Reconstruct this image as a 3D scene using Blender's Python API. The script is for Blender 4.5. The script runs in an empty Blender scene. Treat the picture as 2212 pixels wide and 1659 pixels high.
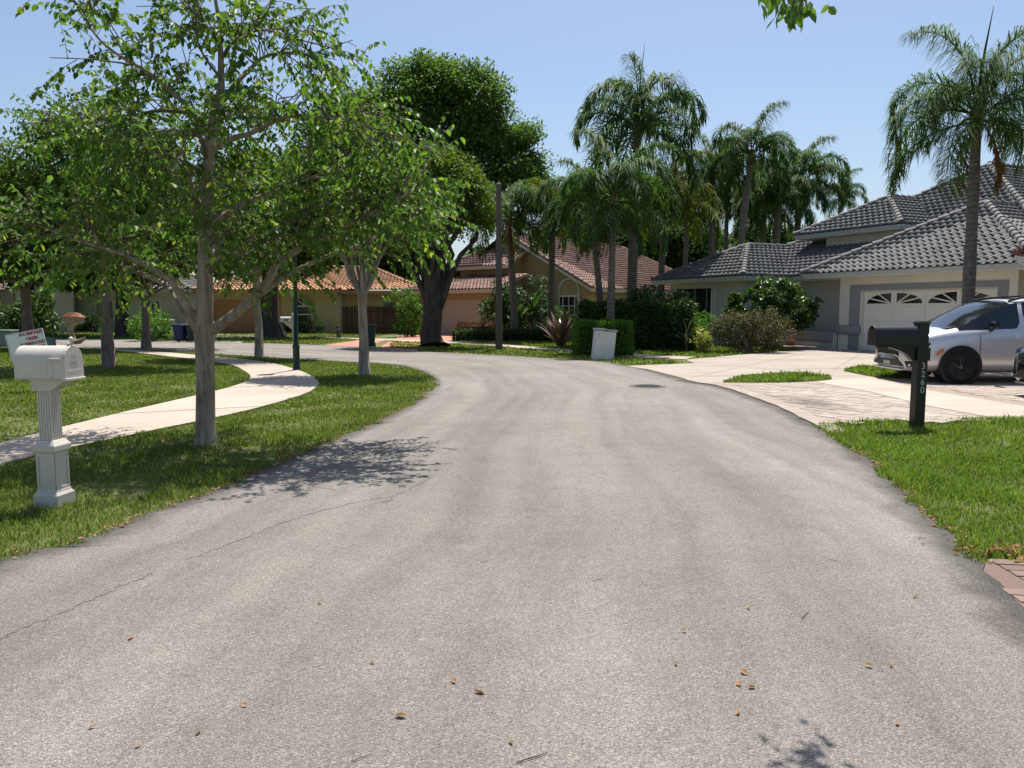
import bpy, math, random
import numpy as np
from mathutils import Vector, Matrix

S = bpy.context.scene
COL = S.collection
# ------------------------------------------------------------------ camera, sky, sun, exposure
EYE = 1.5
FOC = 1640.0                        # focal length in units of a 2212 px wide frame
PITCH = math.atan(160 / FOC)
cam_d = bpy.data.cameras.new('camera')
cam = bpy.data.objects.new('camera', cam_d)
COL.objects.link(cam)
cam.location = (0, 0, EYE)
cam.rotation_euler = (math.pi / 2 - PITCH, 0, 0)
cam_d.sensor_width = 36
cam_d.lens = 36 * FOC / 2212
cam_d.clip_end = 3000
S.camera = cam

SUN_EL, SUN_AZ = math.radians(69), math.radians(13)     # azimuth clockwise from +Y (ahead)
world = bpy.data.worlds.new('World')
S.world = world
world.use_nodes = True
wn = world.node_tree
sky = wn.nodes.new('ShaderNodeTexSky')
sky.sky_type = 'NISHITA'
sky.sun_disc = False
sky.sun_elevation = SUN_EL
sky.sun_rotation = SUN_AZ
sky.altitude = 0
sky.air_density = 1.0
sky.dust_density = 1.8
sky.ozone_density = 2.5
wn.links.new(sky.outputs[0], wn.nodes['Background'].inputs[0])
wn.nodes['Background'].inputs[1].default_value = 0.098
sun_d = bpy.data.lights.new('sun', 'SUN')
sun_d.energy = 5.0
sun_d.angle = math.radians(0.53)
sun_d.color = (1.0, 0.955, 0.88)
sun = bpy.data.objects.new('sun', sun_d)
COL.objects.link(sun)
sdir = Vector((math.sin(SUN_AZ) * math.cos(SUN_EL), math.cos(SUN_AZ) * math.cos(SUN_EL), math.sin(SUN_EL)))
sun.rotation_euler = sdir.to_track_quat('Z', 'Y').to_euler()
sun.location = (10, 20, 40)
S.view_settings.view_transform = 'Standard'
S.view_settings.look = 'None'
S.view_settings.exposure = 0.58
S.view_settings.gamma = 1.0
S.view_settings.use_curve_mapping = False
S.cycles.max_bounces = 7
S.cycles.diffuse_bounces = 3
S.cycles.glossy_bounces = 3
S.cycles.transmission_bounces = 5
S.cycles.transparent_max_bounces = 6
S.cycles.use_denoising = True
S.cycles.sample_clamp_indirect = 8

RNG = np.random.default_rng(7)
random.seed(7)


def G(px, py, z=0.0):
    """ground point seen at (px, py) of the 2212 x 1659 frame"""
    u, v = (px - 1106) / FOC, -(py - 829.5) / FOC
    d = (u, math.cos(PITCH) + v * math.sin(PITCH), -math.sin(PITCH) + v * math.cos(PITCH))
    t = (z - EYE) / d[2]
    return (d[0] * t, d[1] * t)


def at(px, py, Y):
    """world point at distance Y ahead"""
    u, v = (px - 1106) / FOC, -(py - 829.5) / FOC
    d = (u, math.cos(PITCH) + v * math.sin(PITCH), -math.sin(PITCH) + v * math.cos(PITCH))
    t = Y / d[1]
    return Vector((d[0] * t, Y, EYE + d[2] * t))


# ------------------------------------------------------------------ materials
class N:
    def __init__(s, name):
        s.m = bpy.data.materials.new(name)
        s.m.use_nodes = True
        s.t = s.m.node_tree
        s.b = s.t.nodes['Principled BSDF']
        s.out = s.t.nodes['Material Output']

    def n(s, typ, **kw):
        nd = s.t.nodes.new('ShaderNode' + typ)
        for k, v in kw.items():
            if k.startswith('i_'):
                nd.inputs[k[2:].replace('_', ' ')].default_value = v
            else:
                setattr(nd, k, v)
        return nd

    def l(s, a, b):
        s.t.links.new(a, b)

    def coord(s, kind='Object'):
        return s.n('TexCoord').outputs[kind]

    def noise(s, scale, detail=4, vec=None, rough=.6):
        nd = s.n('TexNoise', i_Scale=scale, i_Detail=detail, i_Roughness=rough)
        s.l(vec or s.coord(), nd.inputs['Vector'])
        return nd.outputs['Fac']

    def ramp(s, fac, stops):
        r = s.n('ValToRGB')
        e = r.color_ramp.elements
        while len(e) < len(stops):
            e.new(.5)
        for q, (p, c) in zip(e, stops):
            q.position = p
            q.color = (c, c, c, 1) if isinstance(c, (int, float)) else (*c, 1)
        s.l(fac, r.inputs[0])
        return r.outputs[0]

    def mix(s, fac, a, b, blend='MIX'):
        m = s.n('Mix', data_type='RGBA', blend_type=blend)
        for sock, v in ((m.inputs[0], fac), (m.inputs[6], a), (m.inputs[7], b)):
            if hasattr(v, 'links') or hasattr(v, 'is_linked'):
                s.l(v, sock)
            elif isinstance(v, (int, float)):
                sock.default_value = v
            else:
                sock.default_value = (*v, 1)
        return m.outputs[2]

    def math(s, op, a, b=0.0):
        m = s.n('Math', operation=op)
        for sock, v in ((m.inputs[0], a), (m.inputs[1], b)):
            if hasattr(v, 'is_linked'):
                s.l(v, sock)
            else:
                sock.default_value = v
        return m.outputs[0]

    def col(s, v):
        if hasattr(v, 'is_linked'):
            s.l(v, s.b.inputs['Base Color'])
        else:
            s.b.inputs['Base Color'].default_value = (*v, 1)

    def bump(s, h, strength=.3, dist=.01):
        b = s.n('Bump', i_Strength=strength, i_Distance=dist)
        s.l(h, b.inputs['Height'])
        s.l(b.outputs[0], s.b.inputs['Normal'])

    def set(s, **kw):
        for k, v in kw.items():
            s.b.inputs[k.replace('_', ' ')].default_value = v
        return s

    def rnd(s):
        """a random value per loose piece and per object"""
        g = s.n('NewGeometry').outputs['Random Per Island']
        o = s.n('ObjectInfo').outputs['Random']
        return s.math('FRACT', s.math('ADD', g, o))


def mul(c, k):
    return tuple(min(1, x * k) for x in c)


def paint(name, c, rough=.5, var=.12, scale=3.0, spec=.4, metal=0.0, bump=0.0):
    a = N(name)
    f = a.noise(scale, 5)
    a.col(a.ramp(f, [(.25, mul(c, 1 - var)), (.75, mul(c, 1 + var))]))
    a.set(Roughness=rough, Metallic=metal)
    a.b.inputs['Specular IOR Level'].default_value = spec
    if bump:
        a.bump(a.noise(180, 3), bump, .01)
    return a.m


def stucco(name, c):
    a = N(name)
    co = a.coord()
    f = a.noise(.7, 6, co)
    g = a.noise(40, 3, co)
    base = a.ramp(f, [(.2, mul(c, .82)), (.5, c), (.8, mul(c, 1.06))])
    a.col(a.mix(.12, base, a.ramp(g, [(.3, .3), (.7, 1.0)]), 'MULTIPLY'))
    a.set(Roughness=.9)
    a.bump(g, .35, .01)
    return a.m


def leafy(name, dark, light, yellow=None, trans=.45, rough=.42, spec=.4, scale=None):
    a = N(name)
    r = a.rnd()
    stops = [(0.0, dark), (.55, tuple((x + y) / 2 for x, y in zip(dark, light))), (.93, light)]
    if yellow:
        stops.append((1.0, yellow))
    c = a.ramp(r, stops)
    if scale:
        c = a.mix(.55, c, a.ramp(a.noise(scale, 2), [(.3, .45), (.7, 1.0)]), 'MULTIPLY')
    a.col(c)
    a.set(Roughness=rough)
    a.b.inputs['Specular IOR Level'].default_value = spec
    tr = a.n('BsdfTranslucent')
    a.l(a.mix(1.0, c, (1.25, 1.35, .55), 'MULTIPLY'), tr.inputs[0])
    ms = a.n('MixShader')
    ms.inputs[0].default_value = trans
    a.l(a.b.outputs[0], ms.inputs[1])
    a.l(tr.outputs[0], ms.inputs[2])
    a.l(ms.outputs[0], a.out.inputs[0])
    return a.m


def bark(name, c1, c2, c3, sx=9.0, sz=2.0, rings=False):
    a = N(name)
    mp = a.n('Mapping')
    a.l(a.coord(), mp.inputs[0])
    mp.inputs['Scale'].default_value = (sx, sx, sz)
    f = a.noise(1.0, 7, mp.outputs[0], .7)
    col = a.ramp(f, [(.3, c1), (.48, c2), (.66, c3)])
    h = f
    if rings:
        w = a.n('TexWave', wave_type='BANDS', bands_direction='Z', i_Scale=2.2, i_Distortion=1.2, i_Detail=2.0)
        a.l(a.coord(), w.inputs[0])
        col = a.mix(.45, col, a.ramp(w.outputs['Fac'], [(.05, .35), (.3, 1.0)]), 'MULTIPLY')
        h = a.math('ADD', a.math('MULTIPLY', w.outputs['Fac'], .5), f)
    else:
        g = a.noise(2.6, 3)
        col = a.mix(.8, col, a.ramp(g, [(.30, .55), (.45, .9), (.6, 1.05)]), 'MULTIPLY')
    a.col(col)
    a.set(Roughness=.9)
    a.bump(h, .7, .03)
    return a.m


def asphalt():
    """aged asphalt: UV x = metres from the left edge, y = metres along; second map x = metres to the nearest edge"""
    a = N('asphalt')
    co = a.coord()
    uv = a.n('UVMap', uv_map='road').outputs[0]
    ed = a.n('SeparateXYZ')
    a.l(a.n('UVMap', uv_map='edge').outputs[0], ed.inputs[0])

    def scaled(x, y):
        m = a.n('VectorMath', operation='MULTIPLY')
        a.l(uv, m.inputs[0])
        m.inputs[1].default_value = (x, y, 0)
        return m.outputs[0]
    big = a.noise(.45, 5, co, .55)
    mid = a.noise(2.6, 6, co, .65)
    lane = a.noise(1.0, 3, scaled(.95, .035), .5)
    streak = a.noise(1.0, 6, scaled(3.2, .22), .6)
    v = a.n('TexVoronoi', feature='F1', i_Scale=130.0)
    a.l(co, v.inputs['Vector'])
    sep = a.n('SeparateColor')
    a.l(v.outputs['Color'], sep.inputs[0])
    grain = a.noise(170, 3, co, .7)
    c = a.ramp(big, [(.3, (.258, .228, .207)), (.45, (.272, .250, .220)), (.58, (.292, .264, .240)), (.72, (.325, .300, .262))])
    c = a.mix(.6, c, a.ramp(mid, [(.3, .82), (.55, 1.0), (.75, 1.08)]), 'MULTIPLY')
    c = a.mix(.9, c, a.ramp(lane, [(.34, .80), (.5, 1.0), (.66, 1.16)]), 'MULTIPLY')
    c = a.mix(.7, c, a.ramp(streak, [(.34, .80), (.52, 1.0), (.72, 1.10)]), 'MULTIPLY')
    c = a.mix(.95, c, a.ramp(sep.outputs[0], [(0, .64), (.3, .90), (.8, 1.05), (1, 1.45)]), 'MULTIPLY')
    c = a.mix(.8, c, a.ramp(v.outputs['Distance'], [(.35, 1.06), (.8, .58)]), 'MULTIPLY')
    c = a.mix(.55, c, a.ramp(grain, [(.3, .58), (.7, 1.34)]), 'MULTIPLY')
    oil = a.noise(1.4, 4, co, .55)
    c = a.mix(.55, c, a.ramp(oil, [(.64, 1.0), (.74, .62)]), 'MULTIPLY')
    dist = a.math('ADD', ed.outputs[0], a.math('MULTIPLY', a.math('SUBTRACT', a.noise(3.0, 5, co), .5), .42))
    c = a.mix(.85, c, a.ramp(dist, [(.03, .30), (.14, .52), (.30, 1.0)]), 'MULTIPLY')
    a.col(c)
    a.set(Roughness=.88)
    a.b.inputs['Specular IOR Level'].default_value = .25
    a.bump(a.math('SUBTRACT', grain, v.outputs['Distance']), .7, .012)
    return a.m


def concrete(name, c, stain=.75, grain=1.0, sc=1.0):
    a = N(name)
    co = a.coord()
    big = a.noise(.6 * sc, 5, co)
    fine = a.noise(90, 4, co)
    mp = a.n('Mapping')
    a.l(co, mp.inputs[0])
    mp.inputs['Scale'].default_value = (.3, 1.6, 1)
    tyre = a.noise(.9, 4, mp.outputs[0], .55)
    x = a.ramp(big, [(.25, mul(c, .8)), (.5, c), (.75, mul(c, 1.08))])
    x = a.mix(.3 * grain, x, a.ramp(fine, [(.3, .5), (.7, 1.25)]), 'MULTIPLY')
    x = a.mix(stain, x, a.ramp(tyre, [(.3, .5), (.47, 1.0)]), 'MULTIPLY')
    r = a.rnd()
    x = a.mix(.5, x, a.ramp(r, [(0, .86), (1, 1.04)]), 'MULTIPLY')
    a.col(x)
    a.set(Roughness=.85)
    a.bump(fine, .25, .005)
    return a.m


def variegated(name, stops, rough=.75, stain=None, grain=.35):
    a = N(name)
    co = a.coord()
    c = a.ramp(a.rnd(), stops)
    f = a.noise(55, 4, co)
    c = a.mix(grain, c, a.ramp(f, [(.3, .6), (.7, 1.25)]), 'MULTIPLY')
    g = a.noise(.8, 5, a.n('NewGeometry').outputs['Position'])
    c = a.mix(.6, c, a.ramp(g, [(.3, .72), (.6, 1.05)]), 'MULTIPLY')
    if stain:
        c = stain(a, c)
    a.col(c)
    a.set(Roughness=rough)
    a.bump(f, .3, .006)
    return a.m


def flat(name, c, rough=.4, metal=0.0, spec=.5, coat=0.0):
    a = N(name)
    a.col(c)
    a.set(Roughness=rough, Metallic=metal)
    a.b.inputs['Specular IOR Level'].default_value = spec
    a.b.inputs['Coat Weight'].default_value = coat
    a.b.inputs['Coat Roughness'].default_value = .06
    return a.m


M = {}
M['asphalt'] = asphalt()
M['asphalt_dark'] = paint('asphalt_dark', (.15, .135, .122), .9, .45, 9, .2, bump=.5)
M['crack'] = paint('crack', (.135, .124, .11), .95, .4, 40, .1)
M['walk'] = concrete('walk', (.42, .352, .285), .3)
M['drive'] = concrete('drive', (.345, .298, .248), .75)
M['drive_red'] = concrete('drive_red', (.46, .19, .13), .3)


def tyre_stain(a, c):
    p = a.n('NewGeometry').outputs['Position']
    off = a.n('VectorMath', operation='SUBTRACT')
    a.l(p, off.inputs[0])
    off.inputs[1].default_value = (4.75, 12.0, 0)
    sc = a.n('VectorMath', operation='MULTIPLY')
    a.l(off.outputs[0], sc.inputs[0])
    sc.inputs[1].default_value = (1.0, .36, 0)
    ln = a.n('VectorMath', operation='LENGTH')
    a.l(sc.outputs[0], ln.inputs[0])
    d = a.math('ADD', ln.outputs['Value'], a.math('MULTIPLY', a.noise(3.0, 6, p), .9))
    return a.mix(.8, c, a.ramp(d, [(.55, .34), (1.15, 1.0)]), 'MULTIPLY')


M['paver'] = variegated('paver', [(0, (.315, .255, .215)), (.5, (.34, .282, .236)), (.85, (.36, .30, .253)), (1, (.40, .34, .28))], .8, tyre_stain)
M['brick'] = variegated('brick', [(0, (.15, .098, .078)), (1, (.23, .155, .125))], .85)
M['joint'] = paint('joint', (.30, .245, .20), .95, .3, 20, .1)
M['soil'] = paint('soil', (.10, .075, .05), .95, .4, 12, .1, bump=.6)
gm = N('lawn')
gp = gm.coord()
gx = gm.ramp(gm.noise(.5, 6, gp), [(.3, (.095, .115, .028)), (.5, (.135, .155, .036)), (.7, (.18, .185, .06))])
gx = gm.mix(.8, gx, gm.ramp(gm.noise(28, 5, gp, .75), [(.3, .35), (.65, 1.25)]), 'MULTIPLY')
gx = gm.mix(gm.ramp(gm.noise(1.7, 5, gp, .7), [(.54, 0.0), (.66, .85)]), gx, (.17, .13, .075))
gm.col(gx)
gm.set(Roughness=.95)
gm.bump(gm.noise(45, 4, gp), .9, .05)
M['lawn'] = gm.m
M['blade'] = leafy('blade', (.10, .155, .030), (.225, .295, .062), (.38, .34, .15), .40, .6, .2, scale=1.3)
M['blade_bright'] = leafy('blade_bright', (.11, .185, .025), (.24, .345, .055), (.36, .34, .12), .40, .55, .25, scale=1.6)
M['leaf_near'] = leafy('leaf_near', (.042, .098, .020), (.138, .232, .046), (.33, .36, .06), .50, .45, .22)
M['leaf_street'] = leafy('leaf_street', (.032, .068, .014), (.088, .145, .026), (.21, .22, .04), .42, .5, .2)
M['leaf_dark'] = leafy('leaf_dark', (.050, .105, .028), (.140, .220, .055), None, .48, .55, .15)
M['leaf_oak'] = leafy('leaf_oak', (.045, .088, .015), (.135, .195, .032), None, .44, .5, .2)
M['leaf_hedge'] = leafy('leaf_hedge', (.045, .115, .014), (.125, .25, .028), (.18, .31, .035), .40, .5, .25)
M['leaf_hedge_dark'] = leafy('leaf_hedge_dark', (.020, .048, .012), (.055, .11, .022), None, .32, .42, .35)
M['leaf_glossy'] = leafy('leaf_glossy', (.030, .068, .018), (.085, .14, .04), None, .32, .34, .4)
M['leaf_brown'] = leafy('leaf_brown', (.045, .050, .020), (.115, .105, .045), None, .30, .5, .3)
M['leaf_red'] = leafy('leaf_red', (.065, .022, .018), (.16, .055, .035), None, .35, .4, .4)
M['leaf_yellow'] = leafy('leaf_yellow', (.16, .19, .03), (.42, .38, .09), None, .4, .4, .4)
M['leaf_ti'] = leafy('leaf_ti', (.10, .055, .05), (.30, .20, .17), None, .35, .3, .5)
M['leaf_dead'] = leafy('leaf_dead', (.20, .09, .04), (.40, .22, .11), (.5, .34, .2), .2, .6, .25)
M['frond'] = leafy('frond', (.034, .074, .026), (.095, .160, .052), None, .42, .6, .10)
M['frond_yellow'] = leafy('frond_yellow', (.045, .078, .018), (.15, .165, .034), (.26, .21, .05), .42, .6, .10)
M['frond_dead'] = leafy('frond_dead', (.13, .075, .03), (.26, .17, .08), None, .3, .6, .2)
M['bark_pale'] = bark('bark_pale', (.115, .075, .048), (.27, .215, .155), (.39, .33, .245), 15, 2.2)
M['bark_twig'] = bark('bark_twig', (.085, .058, .042), (.16, .118, .09), (.24, .19, .15), 14, 3)
M['bark_dark'] = bark('bark_dark', (.022, .018, .015), (.055, .045, .037), (.095, .08, .066), 7, 1.5)
M['bark_palm'] = bark('bark_palm', (.085, .072, .062), (.135, .117, .10), (.19, .168, .15), 6, 6, True)
M['crownshaft'] = paint('crownshaft', (.17, .15, .07), .7, .4, 6)
M['stucco_white'] = stucco('stucco_white', (.71, .685, .61))
M['stucco_plain'] = stucco('stucco_plain', (.56, .54, .51))
M['stucco_ochre'] = stucco('stucco_ochre', (.44, .31, .16))
M['stucco_peach'] = stucco('stucco_peach', (.56, .34, .20))
M['stucco_beige'] = stucco('stucco_beige', (.52, .43, .24))
M['stucco_green'] = stucco('stucco_green', (.40, .41, .32))
M['stucco_tan'] = stucco('stucco_tan', (.46, .30, .17))
M['trim_grey'] = paint('trim_grey', (.235, .25, .265), .7, .1)
M['trim_blue'] = paint('trim_blue', (.16, .185, .22), .7, .1)
M['fascia_grey'] = paint('fascia_grey', (.50, .52, .52), .5, .08)
M['fascia_cream'] = paint('fascia_cream', (.60, .52, .42), .6, .1)
M['white_paint'] = paint('white_paint', (.78, .77, .73), .45, .05, 6)
M['mailbox_white'] = paint('mailbox_white', (.56, .52, .455), .38, .08, 9)
M['door_white'] = paint('door_white', (.74, .72, .66), .5, .04)
M['door_peach'] = paint('door_peach', (.52, .41, .32), .6, .05)
M['door_tan'] = paint('door_tan', (.40, .22, .115), .6, .06)
M['glass'] = flat('glass', (.012, .014, .016), .06, 0, .8)
M['dark'] = flat('dark', (.012, .012, .013), .7, 0, .2)
M['tile_grey'] = variegated('tile_grey', [(0, (.092, .090, .088)), (.5, (.118, .115, .112)), (1, (.152, .148, .144))], .72)
M['tile_brown'] = variegated('tile_brown', [(0, (.155, .078, .060)), (.5, (.215, .112, .084)), (1, (.285, .158, .122))], .75)
M['tile_orange'] = variegated('tile_orange', [(0, (.34, .165, .075)), (.5, (.42, .215, .10)), (1, (.50, .275, .14))], .75)
M['tile_red'] = variegated('tile_red', [(0, (.22, .06, .04)), (.5, (.33, .12, .08)), (1, (.45, .25, .19))], .7)
M['deck_dark'] = paint('deck_dark', (.05, .045, .042), .9, .2)
M['wood_dark'] = variegated('wood_dark', [(0, (.040, .018, .013)), (1, (.075, .035, .026))], .85)
M['black'] = flat('black', (.008, .008, .009), .38, 0, .45)
M['black_gloss'] = flat('black_gloss', (.006, .006, .007), .12, 0, .6)
M['rubber'] = flat('rubber', (.014, .014, .014), .8, 0, .2)
M['silver'] = flat('silver', (.60, .60, .61), .30, .42, .5, .7)
M['car_black'] = flat('car_black', (.010, .012, .016), .2, .2, .5, 1.0)
M['chrome'] = flat('chrome', (.55, .55, .56), .2, 1.0)
M['rim'] = flat('rim', (.03, .03, .032), .3, .6)
M['amber'] = flat('amber', (.65, .16, .02), .2)
M['lamp_glass'] = flat('lamp_glass', (.10, .11, .12), .08, 0, .8)
M['post_green'] = paint('post_green', (.008, .028, .022), .4, .3, 8)
M['bin_green'] = paint('bin_green', (.010, .036, .028), .5, .2, 6)
M['bin_blue'] = paint('bin_blue', (.012, .020, .085), .5, .2, 6)
M['box_green'] = paint('box_green', (.20, .26, .21), .6, .12, 6)
M['box_grey'] = paint('box_grey', (.33, .35, .31), .6, .15, 5)
M['pole'] = concrete('pole', (.10, .085, .07), .1)
M['box_white'] = paint('box_white', (.66, .64, .61), .6, .12, 4, bump=.15)
M['box_cap'] = paint('box_cap', (.30, .31, .32), .5, .3, 14)
M['stone'] = paint('stone', (.26, .225, .16), .85, .3, 7, .2, bump=.4)  # base colour darkened to hold the trees' shade over the stone mailbox
M['terracotta'] = paint('terracotta', (.24, .10, .06), .8, .25, 8)  # toned down likewise, tree shade mixed into the clay colour
M['cast_iron'] = paint('cast_iron', (.075, .07, .066), .7, .35, 30, .4, bump=.5)
M['sign_white'] = paint('sign_white', (.82, .82, .84), .5, .03)
M['sign_red'] = flat('sign_red', (.42, .02, .06), .5)
M['digit'] = flat('digit', (.42, .52, .50), .4, .3)
M['letter_grey'] = flat('letter_grey', (.42, .41, .39), .6)
M['brass'] = flat('brass', (.45, .36, .20), .35, .7)
M['rust'] = paint('rust', (.22, .085, .035), .85, .4, 18)
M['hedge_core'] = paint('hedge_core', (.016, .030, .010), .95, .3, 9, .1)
M['leaf_far'] = leafy('leaf_far', (.022, .050, .013), (.060, .105, .024), None, .36, .55, .15)


# ------------------------------------------------------------------ mesh helpers
class MB:
    """collects polygons and links them as one mesh object"""

    def __init__(s):
        s.v, s.f = [], []

    def add(s, vs, fs):
        o = len(s.v)
        s.v += [tuple(p) for p in vs]
        s.f += [tuple(i + o for i in f) for f in fs]
        return s

    def box(s, x0, x1, y0, y1, z0, z1):
        return s.add([(x0, y0, z0), (x1, y0, z0), (x1, y1, z0), (x0, y1, z0), (x0, y0, z1), (x1, y0, z1), (x1, y1, z1), (x0, y1, z1)],
                     [(3, 2, 1, 0), (4, 5, 6, 7), (0, 1, 5, 4), (1, 2, 6, 5), (2, 3, 7, 6), (3, 0, 4, 7)])

    def prism(s, poly, z0, z1):
        n = len(poly)
        vs = [(p[0], p[1], z0) for p in poly] + [(p[0], p[1], z1) for p in poly]
        return s.add(vs, [tuple(range(n))[::-1], tuple(range(n, 2 * n))] + [(i, (i + 1) % n, n + (i + 1) % n, n + i) for i in range(n)])

    def extr(s, poly, axis, a, b):
        """polygon in the two other axes, extruded along axis 'x' or 'y'"""
        n = len(poly)
        mk = (lambda p, t: (t, p[0], p[1])) if axis == 'x' else (lambda p, t: (p[0], t, p[1]))
        vs = [mk(p, a) for p in poly] + [mk(p, b) for p in poly]
        return s.add(vs, [tuple(range(n))[::-1], tuple(range(n, 2 * n))] + [(i, (i + 1) % n, n + (i + 1) % n, n + i) for i in range(n)])

    def tube(s, pts, rad, n=8, cap=True):
        pts = [Vector(p) for p in pts]
        if isinstance(rad, (int, float)):
            rad = [rad] * len(pts)
        vs, fs = [], []
        ref = Vector((0.31, 0.95, 0.1))
        for i, p in enumerate(pts):
            d = (pts[min(i + 1, len(pts) - 1)] - pts[max(i - 1, 0)])
            d = d.normalized() if d.length > 1e-9 else Vector((0, 0, 1))
            if abs(d.dot(ref)) > .97:
                ref = Vector((1, 0, 0))
            a = d.cross(ref).normalized()
            b = d.cross(a)
            ref = -b.cross(d).cross(d) if False else ref
            for k in range(n):
                t = 2 * math.pi * k / n
                vs.append(p + (a * math.cos(t) + b * math.sin(t)) * rad[i])
        for i in range(len(pts) - 1):
            for k in range(n):
                k2 = (k + 1) % n
                fs.append((i * n + k, i * n + k2, (i + 1) * n + k2, (i + 1) * n + k))
        if cap:
            fs.append(tuple(range(n)))
            fs.append(tuple(range((len(pts) - 1) * n, len(pts) * n))[::-1])
        return s.add(vs, fs)

    def lathe(s, prof, n=24, cx=0.0, cy=0.0):
        vs = [(cx + r * math.cos(2 * math.pi * k / n), cy + r * math.sin(2 * math.pi * k / n), z) for r, z in prof for k in range(n)]
        fs = [(i * n + k, i * n + (k + 1) % n, (i + 1) * n + (k + 1) % n, (i + 1) * n + k) for i in range(len(prof) - 1) for k in range(n)]
        fs += [tuple(range(n))[::-1], tuple(range((len(prof) - 1) * n, len(prof) * n))]
        return s.add(vs, fs)

    def frustum(s, x, y, w0, d0, z0, w1, d1, z1):
        return s.add([(x - w0, y - d0, z0), (x + w0, y - d0, z0), (x + w0, y + d0, z0), (x - w0, y + d0, z0),
                      (x - w1, y - d1, z1), (x + w1, y - d1, z1), (x + w1, y + d1, z1), (x - w1, y + d1, z1)],
                     [(3, 2, 1, 0), (4, 5, 6, 7), (0, 1, 5, 4), (1, 2, 6, 5), (2, 3, 7, 6), (3, 0, 4, 7)])

    def mesh(s, name, mat, smooth=False):
        me = bpy.data.meshes.new(name)
        me.from_pydata(s.v, [], s.f)
        me.materials.append(M[mat])
        if smooth:
            me.polygons.foreach_set('use_smooth', [True] * len(me.polygons))
        me.update()
        return me

    def build(s, name, mat, parent=None, smooth=False, bevel=0.0):
        o = link(name, s.mesh(name, mat, smooth), parent)
        if bevel:
            b = o.modifiers.new('bevel', 'BEVEL')
            b.width = bevel
            b.segments = 2
            b.limit_method = 'ANGLE'
            b.angle_limit = math.radians(40)
        return o


def link(name, data, parent=None):
    o = bpy.data.objects.new(name, data)
    COL.objects.link(o)
    if parent:
        o.parent = parent
    return o


def tag(o, label=None, cat=None, group=None, kind=None):
    for k, v in (('label', label), ('category', cat), ('group', group), ('kind', kind)):
        if v:
            o[k] = v
    return o


def thing(name, label, cat, loc=(0, 0, 0), rz=0.0, group=None):
    o = link(name, None)
    o.empty_display_size = .2
    o.location = loc if len(loc) == 3 else (loc[0], loc[1], 0)
    o.rotation_euler = (0, 0, rz)
    return tag(o, label, cat, group)


def np_mesh(name, V, F, mat, smooth=False):
    """V (n,3), F (m,k) index array with k = 3 or 4, or a list of such arrays"""
    Fs = F if isinstance(F, list) else [F]
    me = bpy.data.meshes.new(name)
    me.vertices.add(len(V))
    me.vertices.foreach_set('co', np.asarray(V, np.float32).ravel())
    idx = np.concatenate([f.ravel() for f in Fs]).astype(np.int32)
    tot = np.concatenate([np.full(len(f), f.shape[1], np.int32) for f in Fs])
    me.loops.add(len(idx))
    me.loops.foreach_set('vertex_index', idx)
    me.polygons.add(len(tot))
    start = np.concatenate([[0], np.cumsum(tot)[:-1]]).astype(np.int32)
    me.polygons.foreach_set('loop_start', start)
    me.polygons.foreach_set('loop_total', tot)
    if smooth:
        me.polygons.foreach_set('use_smooth', np.ones(len(tot), bool))
    me.materials.append(M[mat])
    me.update(calc_edges=True)
    return me


def unit(a):
    return a / np.maximum(np.linalg.norm(a, axis=-1, keepdims=True), 1e-9)


def leaf_arrays(P, D, Nn, L, W, fold=.25, oval=True):
    """N leaves: base P, direction D, up normal Nn, length L, width W"""
    n = len(P)
    D = unit(D)
    Sd = unit(np.cross(D, Nn))
    U = np.cross(Sd, D)
    L = np.broadcast_to(np.asarray(L, float), (n,))[:, None]
    W = np.broadcast_to(np.asarray(W, float), (n,))[:, None] * .5
    if oval:
        pts = [P, P + D * L * .28 - Sd * W * .95 + U * W * fold, P + D * L * .66 - Sd * W * .8 + U * W * fold, P + D * L - U * W * .3,
               P + D * L * .66 + Sd * W * .8 + U * W * fold, P + D * L * .28 + Sd * W * .95 + U * W * fold]
        V = np.stack(pts, 1).reshape(-1, 3)
        b = np.arange(n)[:, None] * 6
        F = np.concatenate([b + np.array([[0, 1, 2, 3]]), b + np.array([[0, 3, 4, 5]])])
    else:
        pts = [P, P + D * L * .5 - Sd * W + U * W * fold, P + D * L, P + D * L * .5 + Sd * W + U * W * fold]
        V = np.stack(pts, 1).reshape(-1, 3)
        b = np.arange(n)[:, None] * 4
        F = np.concatenate([b + np.array([[0, 1, 2]]), b + np.array([[0, 2, 3]])])
    return V, F


def rand_dirs(n, rng):
    return unit(rng.normal(size=(n, 3)))


def in_poly(x, y, poly):
    c = np.zeros(len(x), bool)
    n = len(poly)
    for i in range(n):
        x0, y0 = poly[i][0], poly[i][1]
        x1, y1 = poly[(i + 1) % n][0], poly[(i + 1) % n][1]
        if y0 == y1:
            continue
        c ^= ((y0 > y) != (y1 > y)) & (x < (x1 - x0) * (y - y0) / (y1 - y0) + x0)
    return c


def smooth_line(pts, n=6):
    """Catmull-Rom through the points"""
    P = [np.array(p, float) for p in pts]
    P = [2 * P[0] - P[1]] + P + [2 * P[-1] - P[-2]]
    out = []
    for i in range(1, len(P) - 2):
        for k in range(n):
            t = k / n
            out.append(.5 * (2 * P[i] + (P[i + 1] - P[i - 1]) * t + (2 * P[i - 1] - 5 * P[i] + 4 * P[i + 1] - P[i + 2]) * t * t
                             + (3 * P[i] - P[i - 1] - 3 * P[i + 1] + P[i + 2]) * t ** 3))
    out.append(P[-2])
    return [tuple(p) for p in out]


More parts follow.
